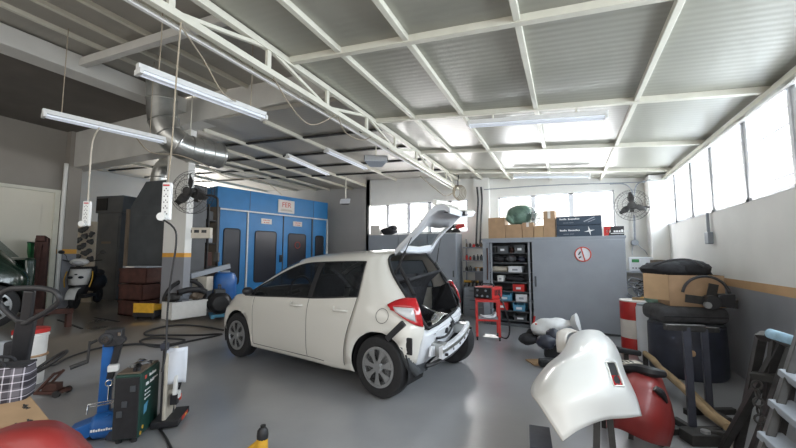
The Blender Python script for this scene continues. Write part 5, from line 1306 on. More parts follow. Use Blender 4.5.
t = thing('dark_bundle', 'dark folded bundle on top of the lockers left of the tailgate', 'bundle', lk(389)); m = MB(); m.ball((0, 0, .10), (.22, .16, .10), 14, 8, noise=.1); m.ball((.1, 0, .18), (.13, .1, .07), 10, 7, noise=.1); m.build('cloth', 'fabric_black', t, smooth=60)
for u_, mt, lab in ((452, 'black_plastic', 'black polishing machine on the right locker, left of the red one'), (459, 'red', 'red polishing machine at the right end of the lockers')):
    t = thing('polisher', lab, 'power tool', lk(u_-3, .18), .3)
    MB().lathe([(.10, .02), (.11, .06), (.07, .1), (.05, .12)], n=18).build('pad', 'black_plastic', t, smooth=40)
    m = MB(); m.tube([(0, 0, .12), (.06, 0, .17), (.20, 0, .19)], [.06, .06, .04], 10); m.build('housing', mt, t, smooth=50); m = MB(); m.tube([(-.02, -.1, .15), (-.03, 0, .2), (-.02, .1, .15)], .015, 6, smooth=3); m.build('side_handle', 'black_plastic', t)
# tool shelves and drawers
y1 = 8.52
xa, xb_ = ay(463, 270, y1).x, ay(484, 270, y1).x
tsh = thing('tool_shelf', 'open grey tool shelf between the lockers and the cabinet', 'shelf', ((xa+xb_)/2, y1, 0)); wS = xb_-xa
zS = [ay(470, v, y1).z for v in (287, 271, 260, 247)]
for z in zS: MB().bb(-wS/2, wS/2, 0, .3, z-.025, z).build('shelf', 'cab_grey', tsh)
m = MB()
for x in (-wS/2, wS/2-.03): m.bb(x, x+.03, .27, .3, 0, zS[-1]+.2)
m.build('upright', 'cab_grey', tsh)
dz = zS[0]-.03
MB().bb(-wS/2, wS/2, .02, .3, 0, dz).build('drawer_unit', 'cab_grey', tsh)
for k in range(3):
    d_ = MB().bb(-wS/2+.02, wS/2-.02, .0, .022, .05+dz/3*k, dz/3*(k+1)).build('drawer', 'cab_grey', tsh, bevel=.005); MB().bb(-.1, .1, -.015, 0, dz/3*(k+.7), dz/3*(k+.76)).build('handle', 'cab_dark', d_)
random.seed(5)
spots = ['at the left', 'left of the middle', 'in the middle', 'right of the middle', 'at the right']
for si, nm_ in ((0, 'lowest'), (1, 'second'), (2, 'third'), (3, 'top')):
    for k in range(5):
        x = -wS/2+.07+(wS-.14)*k/4; mt = random.choice(['iron', 'cab_dark', 'machine_brown', 'cream_plastic', 'blue_white', 'iron', 'red'] if si != 0 else ['yellow', 'iron', 'yellow', 'machine'])
        col = {'iron': 'dark', 'red': 'red', 'cab_dark': 'dark grey', 'machine_brown': 'brown', 'yellow': 'yellow', 'cream_plastic': 'cream', 'blue_white': 'white', 'machine': 'black'}[mt]
        r_ = random.uniform(.025, .04); h_ = random.uniform(.07, .12)
        t = thing(('spray_can', 'power_drill')[si == 0], '%s %s %s of the %s shelf of the grey tool shelf' % (col, ('can', 'power tool')[si == 0], spots[k], nm_), ('can', 'power tool')[si == 0], (tsh.location.x+x, y1+.09, zS[si]))
        if si: MB().lathe([(r_, 0), (r_, h_*.8), (r_*.5, h_*.9), (r_*.5, h_), (0, h_)], n=14).build('body', mt, t, smooth=40); MB().lathe([(r_*.55, h_*.88), (r_*.55, h_*1.12), (0, h_*1.12)], n=12).build('cap', 'black_plastic', t, smooth=40)
        else: 
            MB().cyl((-.07, 0, .12), (.06, 0, .12), .03, n=12).build('body', mt, t, smooth=40); MB().bar((-.03, 0, .12), (-.05, 0, .0), .04, .04, (0, 1, 0)).build('grip', 'black_plastic', t); MB().cyl((.06, 0, .12), (.12, 0, .12), .015, n=10).build('chuck', 'iron', t)

# red welding trolley
tp = (af(486, 342)+af(497, 338))/2
tw = thing('welding_trolley', 'tall slim red steel trolley on castors in front of the open cabinet', 'trolley', (tp.x-.08, tp.y+.10, 0), .25)
m = MB(); W2, D2, HT = .18, .18, .66
for x in (-W2, W2):
    for y in (-D2, D2): m.bar((x, y, .06), (x, y, HT), .035, .035)
for y in (-D2, D2):
    for z in (.33, HT-.02): m.bar((-W2, y, z), (W2, y, z), .03, .03)
for x in (-W2, W2):
    for z in (.33, HT-.02): m.bar((x, -D2, z), (x, D2, z), .03, .03)
m.build('frame', 'red', tw)
MB().bb(-W2, W2, -D2, D2, .33, .345).build('shelf', 'cab_grey', tw); MB().bb(-W2-.02, W2+.02, -D2, D2, HT-.01, HT+.01).build('top_tray', 'red', tw)
for x in (-W2, W2):
    for y in (-D2, D2):
        c_ = MB().cyl((x-.012, y, .035), (x+.012, y, .035), .035, n=18).build('castor', 'rubber', tw, smooth=40); MB().bb(x-.018, x+.018, y-.012, y+.012, .04, .075).build('fork', 'iron', c_)
m = MB(); m.tube([(-.12, -.10, .40), (-.02, -.14, .37), (.1, -.10, .38), (.13, -.0, .43), (.06, .06, .37), (-.1, .0, .365)], .018, 7, smooth=4); solo(put(m, Matrix.Translation(tw.location) @ Matrix.Rotation(.25, 4, 'Z')), 'welding_cable', 'blue_white', 'pale cable bundle on the middle shelf of the red trolley', 'cable', smooth=60)
wm = thing('welding_machine', 'red and black welding machine on top of the red trolley', 'welder', (tw.location.x, tw.location.y, HT+.01), -.35)
MB().bb(-.18, .18, -.13, .20, 0, .20).build('case', 'red', wm, bevel=.02); MB().bb(-.17, .17, -.15, -.12, .01, .19).build('front_panel', 'black_plastic', wm, bevel=.01)
m = MB(); m.tube([(-.12, .03, .195), (-.10, .03, .24), (.10, .03, .24), (.12, .03, .195)], .013, 7); m.build('handle', 'black_plastic', wm)
m = MB()
for k in range(4): m.bb(.181, .184, -.06+.05*k, -.03+.05*k, .06, .15)
m.build('vent_slot', 'matt_black', wm)
m = MB(); 
for x, z in ((-.09, .14), (.07, .14), (-.10, .05), (0, .05), (.10, .05)): m.cyl((x, -.165, z), (x, -.15, z), .018, n=12)
m.build('knob', 'cab_grey', wm)
cord('dark cable curling from the red welding machine down to the floor', [tw.location+V((.21, -.05, .75)), tw.location+V((.30, -.1, .55)), tw.location+V((.36, 0, .2)), tw.location+V((.3, .05, .015)), tw.location+V((.1, .25, .015))], .012, 'welding_cable', 'hose', cat='cable')
cord('dark red pole leaning inside the left edge of the open cabinet', [onc(.10, -.03, .9), onc(.11, -.03, 1.3), onc(.10, -.02, 1.55)], .015, 'pole', 'rust', cat='pole')
p = onc(xo-.02, -.12, 0); cord('small red-handled brush leaning against the cabinet door edge', [p, p+V((.05, .02, .25))], .02, 'brush', 'red', cat='brush', k=2)

# bags on the floor in front of the cabinet door
def floorbag(label, name, pts, mat, cat='bag'):
    m = MB()
    c0 = None; objs = []
    for (u, v, d, rx, ry, rz_) in pts:
        p = ad(u, v, d); c0 = c0 or V((p.x, p.y, 0)); objs.append((p, rx, ry, rz_))
    t = thing(name, label, cat, c0)
    for p, rx, ry, rz_ in objs: p.z = max(p.z, rz_*.9); m.ball(p-c0, (rx, ry, rz_), 16, 10, noise=.09)
    m.build('body', mat, t, smooth=60); return t
pA, pB = ad(533, 329, 5.3), ad(578, 322, 5.0)
t = thing('plastic_sack', 'white plastic sack lying on black bags in front of the cabinet door', 'sack', (pA.x, pA.y, 0))
ax_ = pB-pA; L_ = ax_.length; rings = []; e = ax_.normalized(); u_ = e.cross(V((0, 0, 1))).normalized(); w_ = u_.cross(e)
for i in range(14):
    s_ = i/13; r_ = (.05+.11*math.sin(PI*min(1, s_*1.15+.1))**.7) if s_ < .85 else .12+.3*(s_-.85)
    rings.append([pA-V((pA.x, pA.y, 0))+e*(L_*s_)+ (u_*math.cos(a)*r_*1.1+w_*math.sin(a)*r_*.75)*(1+.10*math.sin(3*a+i)) for a in [2*PI*k/18 for k in range(18)]])
m = MB(); m.add([p for r_ in rings for p in r_], [(i*18+k, i*18+(k+1) % 18, (i+1)*18+(k+1) % 18, (i+1)*18+k) for i in range(13) for k in range(18)] + [tuple(range(18)), tuple(range(13*18, 14*18))]); m.build('body', 'bag_white', t, smooth=60)
m = MB(); q = ad(536, 324, 5.1)-V((pA.x, pA.y, 0)); m.ball(q, (.015, .01, .012), 8, 6); m.build('red_print', 'ink_red', t)
floorbag('low black bag on the floor left of the white sack', 'rubbish_bag', [(528, 339, 5.25, .13, .12, .08), (535, 335, 5.4, .13, .12, .10)], 'fabric_black')
floorbag('black rumpled bag on the floor just in front of the white sack', 'rubbish_bag', [(546, 342, 4.7, .12, .10, .09), (553, 337, 4.8, .10, .09, .11)], 'blue_black')
p = az(553, 357, .0); t = thing('foam_block', 'black square foam block standing by the far end of the white bumper', 'foam block', (p.x, p.y, 0), .2)
q = ad(556, 341, (p-_O).dot(_F)); MB().bb(-.11, .11, -.07, .07, 0, q.z+.09).build('block', 'fabric_black', t, bevel=.02); MB().bb(-.09, .09, -.075, -.07, .04, q.z+.06).build('face', 'matt_black', t)
p = az(547, 364, 0); t = thing('cardboard_scrap', 'flat piece of cardboard under the black foam block', 'cardboard', (p.x, p.y, 0), .5); MB().bb(-.2, .1, -.06, .2, 0, .012).build('sheet', 'card_light', t); MB().bb(-.2, .1, .02, .024, .012, .014).build('fold', 'card', t)
p = az(548, 366, .03); t = thing('rubber_pad', 'dark rubber block on the cardboard in front of the foam block', 'block', (p.x+.02, p.y+.05, .014), .3); MB().bb(-.13, .13, -.06, .06, 0, .09).build('block', 'rubber', t, bevel=.02); MB().bb(-.1, .1, -.064, -.06, .03, .06).build('groove', 'matt_black', t)

# ------------------------------------------------------------------ white bumper cover on its stand
rowsB = [[(563, 441, 2.0), (579, 430, 2.0), (601, 421, 2.05), (628, 418, 2.12), (642, 416, 2.2)],
         [(541, 407, 2.12), (562, 401, 2.06), (596, 395, 2.06), (622, 392, 2.15), (637, 398, 2.3)],
         [(531, 391, 2.3), (554, 373, 2.25), (588, 367, 2.25), (612, 362, 2.38), (626, 374, 2.6)],
         [(547, 365, 2.65), (567, 354, 2.55), (590, 347, 2.55), (609, 345, 2.68), (620, 355, 2.9)],
         [(562, 354, 3.0), (568, 342, 2.95), (583, 335, 2.95), (602, 335, 3.05), (613, 342, 3.2)],
         [(567, 350, 3.25), (569, 338, 3.25), (579, 331, 3.25), (597, 330, 3.3), (608, 337, 3.4)]]
Gb = patch(rowsB, 6, 6)
bc = sum((p for r in Gb for p in r), V())/sum(len(r) for r in Gb); bc.z = 0
bmp = thing('bumper_cover', 'loose white car bumper cover resting on a black stand', 'bumper', bc)
hole = lambda i, j: 6*1.25 <= i <= 6*2.1 and 6*3 <= j <= 6*3.35
cu_, cv_ = 8.4, 19.2
sk, rf = MB(), MB()
for i in range(len(Gb)-1):
    for j in range(len(Gb[0])-1):
        q = [Gb[i][j]-bc, Gb[i][j+1]-bc, Gb[i+1][j+1]-bc, Gb[i+1][j]-bc]
        if 7 <= i <= 11 and 16 <= j <= 18: rf.add(q, [(0, 1, 2, 3)])
        else: sk.add(q, [(0, 1, 2, 3)])
sk.build('skin', 'bumper_white', bmp, smooth=60, solid=.006)
back = (Gb[9][18]-_O).normalized()
m = MB(); m.v = [tuple(V(p)+back*.02) for p in rf.v]; m.f = list(rf.f); m.build('fog_lamp_recess', 'matt_black', bmp)
m = MB(); pts = [Gb[i][j]-bc for i, j in ((8, 18), (8, 20), (10, 20), (10, 18))]; pts = [Gb[7][16]-bc, Gb[7][19]-bc, Gb[9][19]-bc, Gb[9][16]-bc]; m.add([p+back*.01 for p in pts], [(0, 1, 2, 3)]); m.build('reflector', 'lamp_red', bmp, solid=.006)
m = MB(); lp_ = [Gb[7][16], Gb[7][17], Gb[7][19], Gb[9][19], Gb[12][19], Gb[12][18], Gb[12][16], Gb[9][16]]; m.tube([p-bc for p in lp_], .006, 6, closed=True); m.build('lamp_surround', 'car_white', bmp, smooth=60)
# turned-in flanges and the far return end
m = MB(); m.grid([[Gb[i][j]-bc+(V((bc.x+.1, bc.y+.5, .2))-Gb[i][j]).normalized()*d_ for d_ in (0, .03, .06)] for i, j in [(i, len(Gb[0])-1) for i in range(len(Gb))]]); m.build('flange', 'cream_plastic', bmp, smooth=60, solid=.004); m = MB(); m.grid([[Gb[i][0]-bc+(V((bc.x, bc.y+.3, .25))-Gb[i][0]).normalized()*d_ for d_ in (0, .03)] for i in range(len(Gb))]); m.build('flange', 'cream_plastic', bmp, smooth=60, solid=.004)
fa = ad(556, 331, 3.35)
far = patch([[(557, 352, 3.2), (556, 338, 3.3), (558, 331, 3.35), (568, 328, 3.35), (578, 331, 3.27)], [(565, 353, 3.1), (566, 340, 3.2), (568, 334, 3.26), (573, 332, 3.28), (580, 332, 3.24)]], 4, 5)
m = MB().grid([[p-bc for p in r] for r in far]); m.build('return_end', 'sign_white', bmp, smooth=60, solid=.006)
p1, p2 = ad(597, 414, 2.16), ad(609, 412, 2.22)
st_ = thing('bumper_stand', 'black two-legged steel stand under the white bumper cover', 'stand', (p1.x, p1.y, 0)); o_ = V(st_.location)
f1, f2 = V((p1.x-.03, p1.y-.05, 0)), V((p2.x+.02, p2.y-.05, 0))
MB().bar(f1-o_+V((0, 0, .02)), p1-o_, .035, .035, (0, 1, 0)).build('leg', 'iron', st_); MB().bar(f2-o_+V((0, 0, .02)), p2-o_, .035, .035, (0, 1, 0)).build('leg', 'iron', st_)
m = MB(); m.bar(f1-o_+V((-.1, -.25, .02)), f1-o_+V((0, .35, .02)), .04, .04); m.bar(f2-o_+V((.1, -.25, .02)), f2-o_+V((0, .35, .02)), .04, .04); m.build('foot', 'iron', st_)
q = ad(590, 352, 2.62); m = MB(); m.bar(p1-o_, q-o_+V((0, 0, -.03)), .03, .03); q2 = ad(600, 340, 3.05); m.bar(q-o_+V((0, 0, -.03)), q2-o_+V((0, 0, -.03)), .03, .03); m.bar(q2-o_+V((0, 0, -.03)), V((q2.x, q2.y, 0))-o_, .035, .035, (0, 1, 0)); m.build('rail', 'iron', st_)
p = az(541, 446, .06); t = thing('steel_tube', 'short dark square tube on the floor at the bottom edge by the white bumper', 'metal bar', (p.x, p.y, 0), .1)
p_ = ad(541, 447, 2.05); t.location = (p_.x, p_.y, 0)
MB().bb(-.06, .06, -.04, .25, p_.z-.05, p_.z+.01).build('tube', 'blue_black', t, bevel=.004); MB().bb(-.03, .03, .05, .15, 0, p_.z-.05).build('support', 'iron', t)

# red bumper behind
rowsR = [[(606, 428, 2.9), (622, 430, 2.72), (645, 441, 2.62), (670, 447, 2.68)],
         [(606, 410, 2.92), (624, 408, 2.7), (650, 420, 2.6), (675, 426, 2.7)],
         [(610, 392, 3.0), (630, 388, 2.8), (655, 396, 2.72), (672, 406, 2.85)],
         [(618, 378, 3.15), (636, 373, 3.0), (652, 376, 2.95), (666, 389, 3.05)],
         [(624, 370, 3.3), (640, 364, 3.2), (652, 368, 3.2), (662, 378, 3.25)]]
Gr = patch(rowsR, 5, 5); rc = sum((p for r in Gr for p in r), V())/sum(len(r) for r in Gr); rc.z = 0
rb = thing('bumper_cover', 'red car bumper standing on the floor behind the white bumper', 'bumper', rc)
zmn = min(p.z for r in Gr for p in r)
MB().grid([[p-rc-V((0, 0, zmn-.01)) if False else p-rc for p in r] for r in Gr]).build('skin', 'red_paint', rb, smooth=60, solid=.008)
m = MB(); q = [ad(*a)-rc for a in ((622, 369, 3.15), (636, 369, 3.05), (650, 372, 2.95), (664, 374, 2.95))]; m.tube(q, [.03, .045, .045, .03], 8, smooth=4); m.build('lower_grille', 'black_plastic', rb, smooth=40)
m = MB(); q = [ad(*a)-rc for a in ((655, 388, 2.75), (661, 393, 2.74), (666, 402, 2.76))]; m.tube(q, [.02, .03, .015], 8, smooth=3); m.build('fog_grille', 'black_plastic', rb, smooth=40)
m = MB()
for a in ((630, 425, 2.8), (660, 436, 2.7), (650, 385, 3.1)):
    q = ad(*a); m.bar(V((q.x, q.y, 0))-rc, q-rc+V((.02, .06, 0)), .03, .03, (0, 1, 0))
m.build('prop', 'iron', rb)
q = ad(628, 363, 3.35); t = thing('number_plate', 'pale number plate lying on top of the red bumper', 'plate', q, .4); MB().bb(-.13, .10, -.05, .05, 0, .012).build('plate', 'cream_plastic', t); m = MB(); [m.bb(-.10+.04*k, -.08+.04*k, -.03, .03, .012, .014) for k in range(4)]; m.build('characters', 'ink_black', t)
a, b = ad(614, 349, 3.5), ad(637, 353, 3.7)
t = thing('grille_strip', 'black plastic grille strip lying behind the white bumper near the barrel', 'trim strip', (a.x, a.y, a.z-.03)); o_ = V(t.location)
m = MB(); m.bar(a-o_, b-o_, .10, .05); m.build('strip', 'black_plastic', t, bevel=.015); m = MB(); m.bar(a-o_+V((0, 0, .026)), b-o_+V((0, 0, .026)), .05, .004); m.build('groove', 'matt_black', t)
m = MB(); m.bar((a+b)/2-o_, V(((a+b)/2-o_).to_tuple()[:2]+(-(o_.z),)), .04, .04, (0, 1, 0)); m.build('support', 'iron', t)

# ================================================================== RIGHT-HAND CORNER
# barrel in red and white
p = ay(637, 350, 6.45); t = thing('steel_barrel', 'red and white paint barrel standing beside the grey cabinet', 'barrel', (p.x, p.y, 0))
zz = [0] + [ay(637, v, 6.45).z for v in (337, 319, 301)]; zz[0] = 0
r_ = .19
for a, b, mt, nm in ((zz[0], zz[1], 'red', 'lower_band'), (zz[1], zz[2], 'sign_white', 'label_band'), (zz[2], zz[3], 'red', 'upper_band')): MB().lathe([(r_, a), (r_+.004, a+.01), (r_+.004, b-.01), (r_, b)], n=28).build(nm, mt, t, smooth=40)
m = MB(); m.lathe([(r_*.99, zz[3]-.005), (r_*1.03, zz[3]), (r_*1.03, zz[3]+.015), (0, zz[3]+.012)], n=28); m.build('lid', 'sign_white', t)
put(print_mb('x', .09), Matrix.Translation((.02, -r_-.006, (zz[1]+zz[2])/2)) @ FRONT).build('lettering', 'ink_black', t)
# shelf bracket with the radio
y2 = 8.4
a, b = ay(624, 271, y2), ay(668, 271, y2)
sf = thing('wall_shelf', 'grey steel shelf on the rear wall right of the cabinet', 'shelf', ((a.x+b.x)/2, y2, 0)); wS = b.x-a.x; zsf = a.z
MB().bb(-wS/2, wS/2, -.05, .45, zsf-.03, zsf).build('shelf', 'cab_grey', sf); MB().bb(-wS/2, wS/2, -.05, .45, .55, .58).build('shelf', 'cab_grey', sf)
m = MB(); [m.bb(x, x+.03, y, y+.03, 0, zsf-.03) for x in (-wS/2, wS/2-.03) for y in (-.05, .42)]; m.build('leg', 'cab_grey', sf)
p = ay(642, 268, y2); t = thing('alarm_panel', 'pale grey control box with a small green display on the rear wall shelf', 'control box', (p.x, y2+.1, zsf), -.1)
MB().bb(-.20, .20, -.10, .10, 0, .27).build('case', 'blue_white', t, bevel=.015); MB().bb(-.15, -.03, -.108, -.10, .17, .23).build('display', 'green', t); MB().cyl((.10, -.115, .13), (.10, -.10, .13), .035, n=18).build('knob', 'cab_dark', t)
m = MB(); [m.bb(-.15+.05*k, -.12+.05*k, -.106, -.10, .05, .07) for k in range(4)]; m.build('button', 'cab_dark', t)
p = ay(657, 268, y2); t = thing('grey_carton', 'small grey carton tilted behind the cardboard box by the control box', 'box', (p.x, y2+.02, zsf), .2); MB().bb(-.11, .11, -.1, .1, 0, .22).build('carton', 'machine_brown', t, bevel=.006); MB().bb(-.11, .11, -.003, .003, .22, .222).build('seam', 'cab_dark', t)
for i, (u_, v_, mt, lab) in enumerate(((637, 287, 'cab_grey', 'tangle of grey wire on the shelf below the control box'), (648, 289, 'black_plastic', 'tangle of black wire behind the red and white barrel'))):
    p = ay(u_, v_, 8.3); m = MB(); random.seed(i+2); p.z = .70
    m.tube([p+V((random.uniform(-.2, .2), random.uniform(-.06, .1), random.uniform(-.10, .28))) for k in range(16)], .012, 6, smooth=4); solo(m, 'wire_tangle', mt, lab, 'wire', smooth=60)
p = ay(645, 294, 6.45); t = thing('spray_gun', 'orange-brown piece of wood lying on the red and white barrel', 'wood', (p.x, 6.45, zz[3]), -.4); MB().bb(-.16, .14, -.04, .04, .005, .05).build('block', 'wood', t, bevel=.006); MB().bb(-.05, .05, -.05, .05, .05, .055).build('tape', 'yellow', t)
t.name = 'wood_offcut'
# grey plastic wrapped drum (front) and the big dark drum
dd = 4.55
p = ad(652, 345, 4.9); t = thing('plastic_barrel', 'pale grey plastic-wrapped barrel between the red and white barrel and the dark drum', 'barrel', (p.x, p.y, 0))
ztop = ad(650, 306, 4.9).z
MB().lathe([(.15, 0), (.165, .03), (.165, ztop*.45), (.158, ztop*.5), (.165, ztop*.55), (.165, ztop*.95), (.15, ztop)], n=26).build('body', 'blue_white', t, smooth=40); MB().lathe([(.155, ztop), (.15, ztop+.02), (0, ztop+.02)], n=26).build('lid', 'cab_grey', t)
q = ad(655, 302, 4.9); t2 = thing('green_bag', 'small green plastic bag on the pale grey barrel', 'bag', (q.x, q.y, ztop+.02)); m = MB(); m.ball((0, 0, .08), (.12, .10, .085), 12, 8, noise=.15); m.build('bag', 'wrap_green', t2, smooth=60); MB().cyl((0, 0, .15), (.02, 0, .2), .02).build('knot', 'wrap_green', t2)
p = ad(690, 380, 4.25); ztop = ad(690, 329, 4.0).z
drm = thing('drum', 'big dark blue-black plastic drum under the cardboard box at the right wall', 'drum', (p.x+.02, p.y+.15, 0))
MB().lathe([(.36, 0), (.38, .03), (.385, ztop*.3), (.383, ztop*.6), (.38, ztop*.96), (.35, ztop)], n=36).build('body', 'blue_black', drm, smooth=40)
MB().lathe([(.36, ztop), (.355, ztop+.015), (0, ztop+.015)], n=36).build('lid', 'machine', drm)
q = drm.location; m = MB(); m.ball((-.03, -.388, ztop*.52), (.025, .01, .035), 8, 6); m.build('patch', 'card_light', drm)
zz_ = ztop+.016
t = thing('cushion', 'dark grey padded cushion lying on the big dark drum', 'cushion', (q.x-.02, q.y-.04, zz_), YAW-.2)
m = MB(); ww = .36
MB().box((0, 0, .095), (ww*2, .5, .19)).build('cushion', 'fabric_grey', t, bevel=.07, smooth=60, seg=4); m = MB(); m.tube([(-ww+.04, -.255, .085), (ww-.04, -.255, .085)], .008, 6); m.build('piping', 'fabric_black', t)
zb_ = zz_+.192
bxr = YAW*.0+.10
t = thing('cardboard_box', 'open brown cardboard box with a side flap on the cushion at the right wall', 'box', (q.x+.06, q.y-.02, zb_), bxr)
w_, d_ = .54, .40; h_ = ad(690, 277, 3.95).z - zb_
m = MB(); m.bb(-w_/2, w_/2, -d_/2, -d_/2+.006, 0, h_); m.bb(-w_/2, w_/2, d_/2-.006, d_/2, 0, h_); m.bb(-w_/2, -w_/2+.006, -d_/2, d_/2, 0, h_); m.bb(w_/2-.006, w_/2, -d_/2, d_/2, 0, h_); m.bb(-w_/2, w_/2, -d_/2, d_/2, 0, .006); m.build('carton', 'card', t)
m = MB(); m.add([(-w_/2, -d_/2, .06), (-w_/2, -d_/2, h_), (-w_/2-.24, -d_/2+.06, h_+.02), (-w_/2-.24, -d_/2+.06, .08)], [(0, 1, 2, 3)]); m.build('flap', 'card_light', t, solid=.006)
# dismounted fan in front of the box
T4 = Matrix.Translation(t.location) @ Matrix.Rotation(bxr, 4, 'Z')
fp_ = T4 @ V((.02, -d_/2-.10, 0))
fo = thing('broken_fan', 'black fan motor with bare blades leaning on the front of the cardboard box', 'fan', (fp_.x, fp_.y, zz_+.17), bxr)
m = MB(); m.ring((.03, 0, .16), .22, .016, 'Y', 30, 6, .05*PI, .95*PI); m.build('rim', 'fabric_grey', fo, smooth=60)
m = MB()
for a in (PI*.95, PI*.45, -.1): m.bar((.05*math.cos(a)+.06, -.02, .10+.05*math.sin(a)), (.24*math.cos(a)+.06, -.03, .10+.20*math.sin(a)), .09, .012, (0, 1, 0))
m.build('blade', 'iron', fo); m = MB(); m.cyl((.06, -.10, .10), (.06, .04, .10), .075, n=18); m.box((.2, .0, .12), (.16, .10, .14)); m.build('motor', 'black_plastic', fo, bevel=.01, smooth=40)
MB().cyl((.0, -.12, .07), (.0, -.08, .07), .035, n=16).build('hub', 'alloy', fo)
# black bags on top
zt2 = zb_+h_
t = thing('tool_bag', 'black holdall heaped on top of the cardboard box by the right wall', 'bag', (q.x-.06, q.y+.02, zt2)); m = MB(); m.ball((-.08, 0, .05), (.30, .19, .11), 16, 9, noise=.06); m.ball((.12, .02, .07), (.25, .18, .11), 16, 9, noise=.06); m.build('body', 'fabric_black', t, smooth=60)
m = MB(); m.tube([(-.25, -.12, .1), (-.1, -.2, .17), (.1, -.2, .18), (.25, -.12, .1)], .014, 6, smooth=4); m.build('strap', 'fabric_grey', t, smooth=60)
t = thing('tool_bag', 'black rucksack squeezed between the cardboard box and the right wall', 'bag', (1.62, 6.15, 0)); zz3 = zt2+.05; m = MB(); m.lathe([(.11, 0), (.14, .1), (.15, zz3*.6), (.14, zz3*.9), (.08, zz3), (0, zz3+.01)], n=18); m.build('body', 'fabric_black', t, smooth=60); MB().tube([(-.06, -.13, zz3*.9), (0, -.16, zz3*.97), (.06, -.13, zz3*.9)], .012, 6, smooth=3).build('strap', 'fabric_grey', t)
# small lamp glint reflector
# T-shaped stands
def tstand(label, u0, u1, uc, vt, d, foot=True):
    a, b, c = ad(u0, vt, d), ad(u1, vt+1, d), ad(uc, vt, d)
    t = thing('panel_stand', label, 'stand', (c.x, c.y, 0)); o_ = V(t.location)
    m = MB(); m.bar(a-o_, b-o_, .045, .045); m.build('crossbar', 'iron', t, bevel=.004)
    MB().bar((0, 0, .03), c-o_, .05, .05, (0, 1, 0)).build('post', 'blue_black', t, bevel=.004)
    m = MB(); m.bar((-.2, -.1, .025), (.2, .1, .025), .05, .05); m.bar((-.08, .18, .025), (.08, -.18, .025), .05, .05); m.build('foot', 'iron', t, bevel=.004)
tstand('dark steel T-shaped stand in front of the big dark drum', 665, 704, 686, 327, 2.95)
tstand('second dark steel T-shaped stand just right of the first one', 690, 718, 704, 329, 3.3)
# plank along the wall
a, b = az(644, 352, .03), az(722, 428, .03); a = ad(645, 353, 4.45); b = ad(726, 431, 2.85)
t = thing('wooden_pole', 'long rough wooden pole lying across the floor in front of the dark drum', 'pole', (b.x, b.y, 0)); o_ = V(t.location)
a.z = max(a.z, .06); b.z = max(b.z, .06)
P_ = [a.lerp(b, k/7)-o_+V((.01*math.sin(k*2), 0, .008*math.sin(k*3))) for k in range(8)]
m = MB(); m.tube(P_, [.03, .035, .033, .036, .034, .036, .034, .03], 9); m.build('pole', 'wood', t, smooth=50); m = MB(); m.tube([p+V((.055, .025, -.01)) for p in P_[4:]], .022, 7); m.build('splint', 'wood', t, smooth=50)
m = MB()
for p_ in (P_[0], P_[5]): m.bar((p_.x, p_.y, -o_.z), p_, .05, .05, (0, 1, 0))
m.build('rest', 'iron', t)
p = ad(702, 440, 2.75); t = thing('scrap_bracket', 'dark metal scrap on the floor at the foot of the T-shaped stand', 'metal part', (p.x, p.y, 0)); m = MB(); m.box((0, 0, .04), (.24, .14, .08), (0, 0, .4)); m.bar((-.1, .1, .03), (.2, -.05, .1), .05, .05); m.build('bracket', 'iron', t, bevel=.006); m = MB(); m.cyl((.02, -.02, .08), (.02, -.02, .1), .03); m.build('bolt', 'alloy', t)

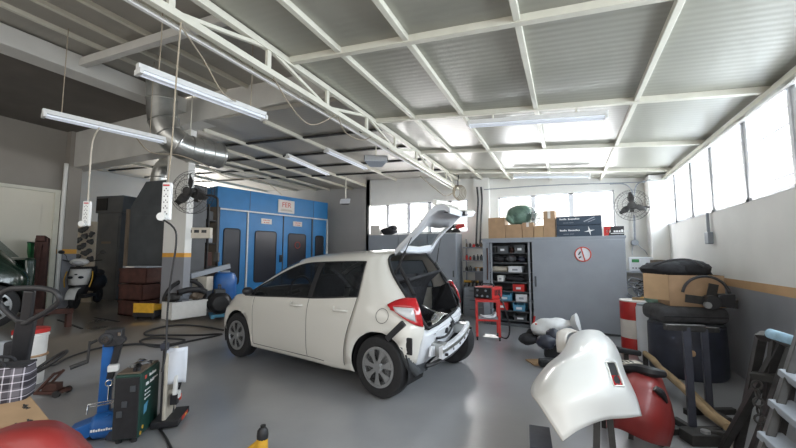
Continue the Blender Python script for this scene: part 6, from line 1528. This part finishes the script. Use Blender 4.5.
# trestle frames against the right wall, foam tube, ladder
def tres(label, pts, d0, mat='iron', cat='trestle', name='steel_trestle'):
    P = [[ad(*q) for q in s_] for s_ in pts]; o = P[0][0]; t = thing(name, label, cat, (o.x, o.y, 0)); o_ = V(t.location)
    for i, s_ in enumerate(P):
        m = MB()
        for a, b in zip(s_[:-1], s_[1:]): m.bar(a-o_, b-o_, .042, .042, (0, 1, 0))
        m.build('top_rail' if i == 0 else 'leg' if i < 5 else 'brace', mat, t, bevel=.003)
    return t
def foot(u, v, d): 
    p = ad(u, v, d); return (u, v, d)
def flo(u, v):     # floor point in front of / below the picture
    p = af(u, v); d = (p-_O).dot(_F); return (u, v, d)
tres('black steel folding trestle leaning at the right wall under the blue foam tube', [
    [(760, 336, 2.05), (775, 337, 1.95), (806, 351, 1.75)],
    [(761, 337, 2.05), flo(737, 455)],
    [(776, 338, 1.95), flo(759, 470)],
    [(783, 342, 1.92), flo(722, 450)],
    [(794, 347, 1.85), flo(745, 475)],
    [(752, 376, 2.1), (783, 379, 1.98)]], 2)
m = MB(); a, b = ad(770, 333.5, 1.95), ad(815, 350, 1.72); m.tube([a, a.lerp(b, .5)+V((0, 0, .005)), b], .026, 14, smooth=4); solo(m, 'foam_tube', 'foam_blue', 'pale blue foam tube on top of the black trestle at the right edge', 'tube', smooth=60)
ch = MB(); a = ad(757, 385, 2.0)
for k in range(6): ch.ring(a-V((0, 0, .045*k)), .022, .006, 'X' if k % 2 else 'Y', 12, 5)
solo(ch, 'chain', 'iron', 'short dark chain hanging from the black trestle', 'chain')
lt = [(800, 368, 1.60), (766, 452, 1.42)]
A_, B_ = ad(789, 372, 1.62), ad(769, 434.6, 1.52)
C_, D_ = ad(835, 405, 1.42), ad(815, 469, 1.33)
def ext_(a, b): d = (b-a)/(b.z-a.z); return a + d*(0-a.z)
A0, C0 = ext_(A_, B_), ext_(C_, D_)
t = thing('step_ladder', 'aluminium step ladder at the bottom right corner', 'ladder', (A0.x, A0.y, 0)); o_ = V(t.location)
At, Ct = A_+(A_-A0)*.25, C_+(C_-C0)*.25
for a, b in ((A0, At), (C0, Ct)): MB().bar(a-o_, b-o_, .07, .03, (1, 0, 0)).build('side_rail', 'iron', t, bevel=.004)  # rails darker than the steps: their shade is put into the colour
zl = [A_.z-.62, A_.z-.49, B_.z, (A_.z+B_.z)/2, A_.z]
zl[1] = 2*B_.z-(A_.z+B_.z)/2; zl[0] = 2*zl[1]-B_.z
for z in zl:
    if z < .1: continue
    f_ = z/(At.z); 
    if f_ > .98: continue
    a, b = A0.lerp(At, f_), C0.lerp(Ct, f_); MB().bar(a-o_, b-o_, .09, .03).build('step', 'cab_grey', t, bevel=.004)
bk_ = V((.25, .30, 0)); m = MB()
for a, b in ((A0, At), (C0, Ct)): m.bar(a+bk_*.7-o_, b-o_, .04, .025, (1, 0, 0))
m.build('rear_leg', 'iron', t)
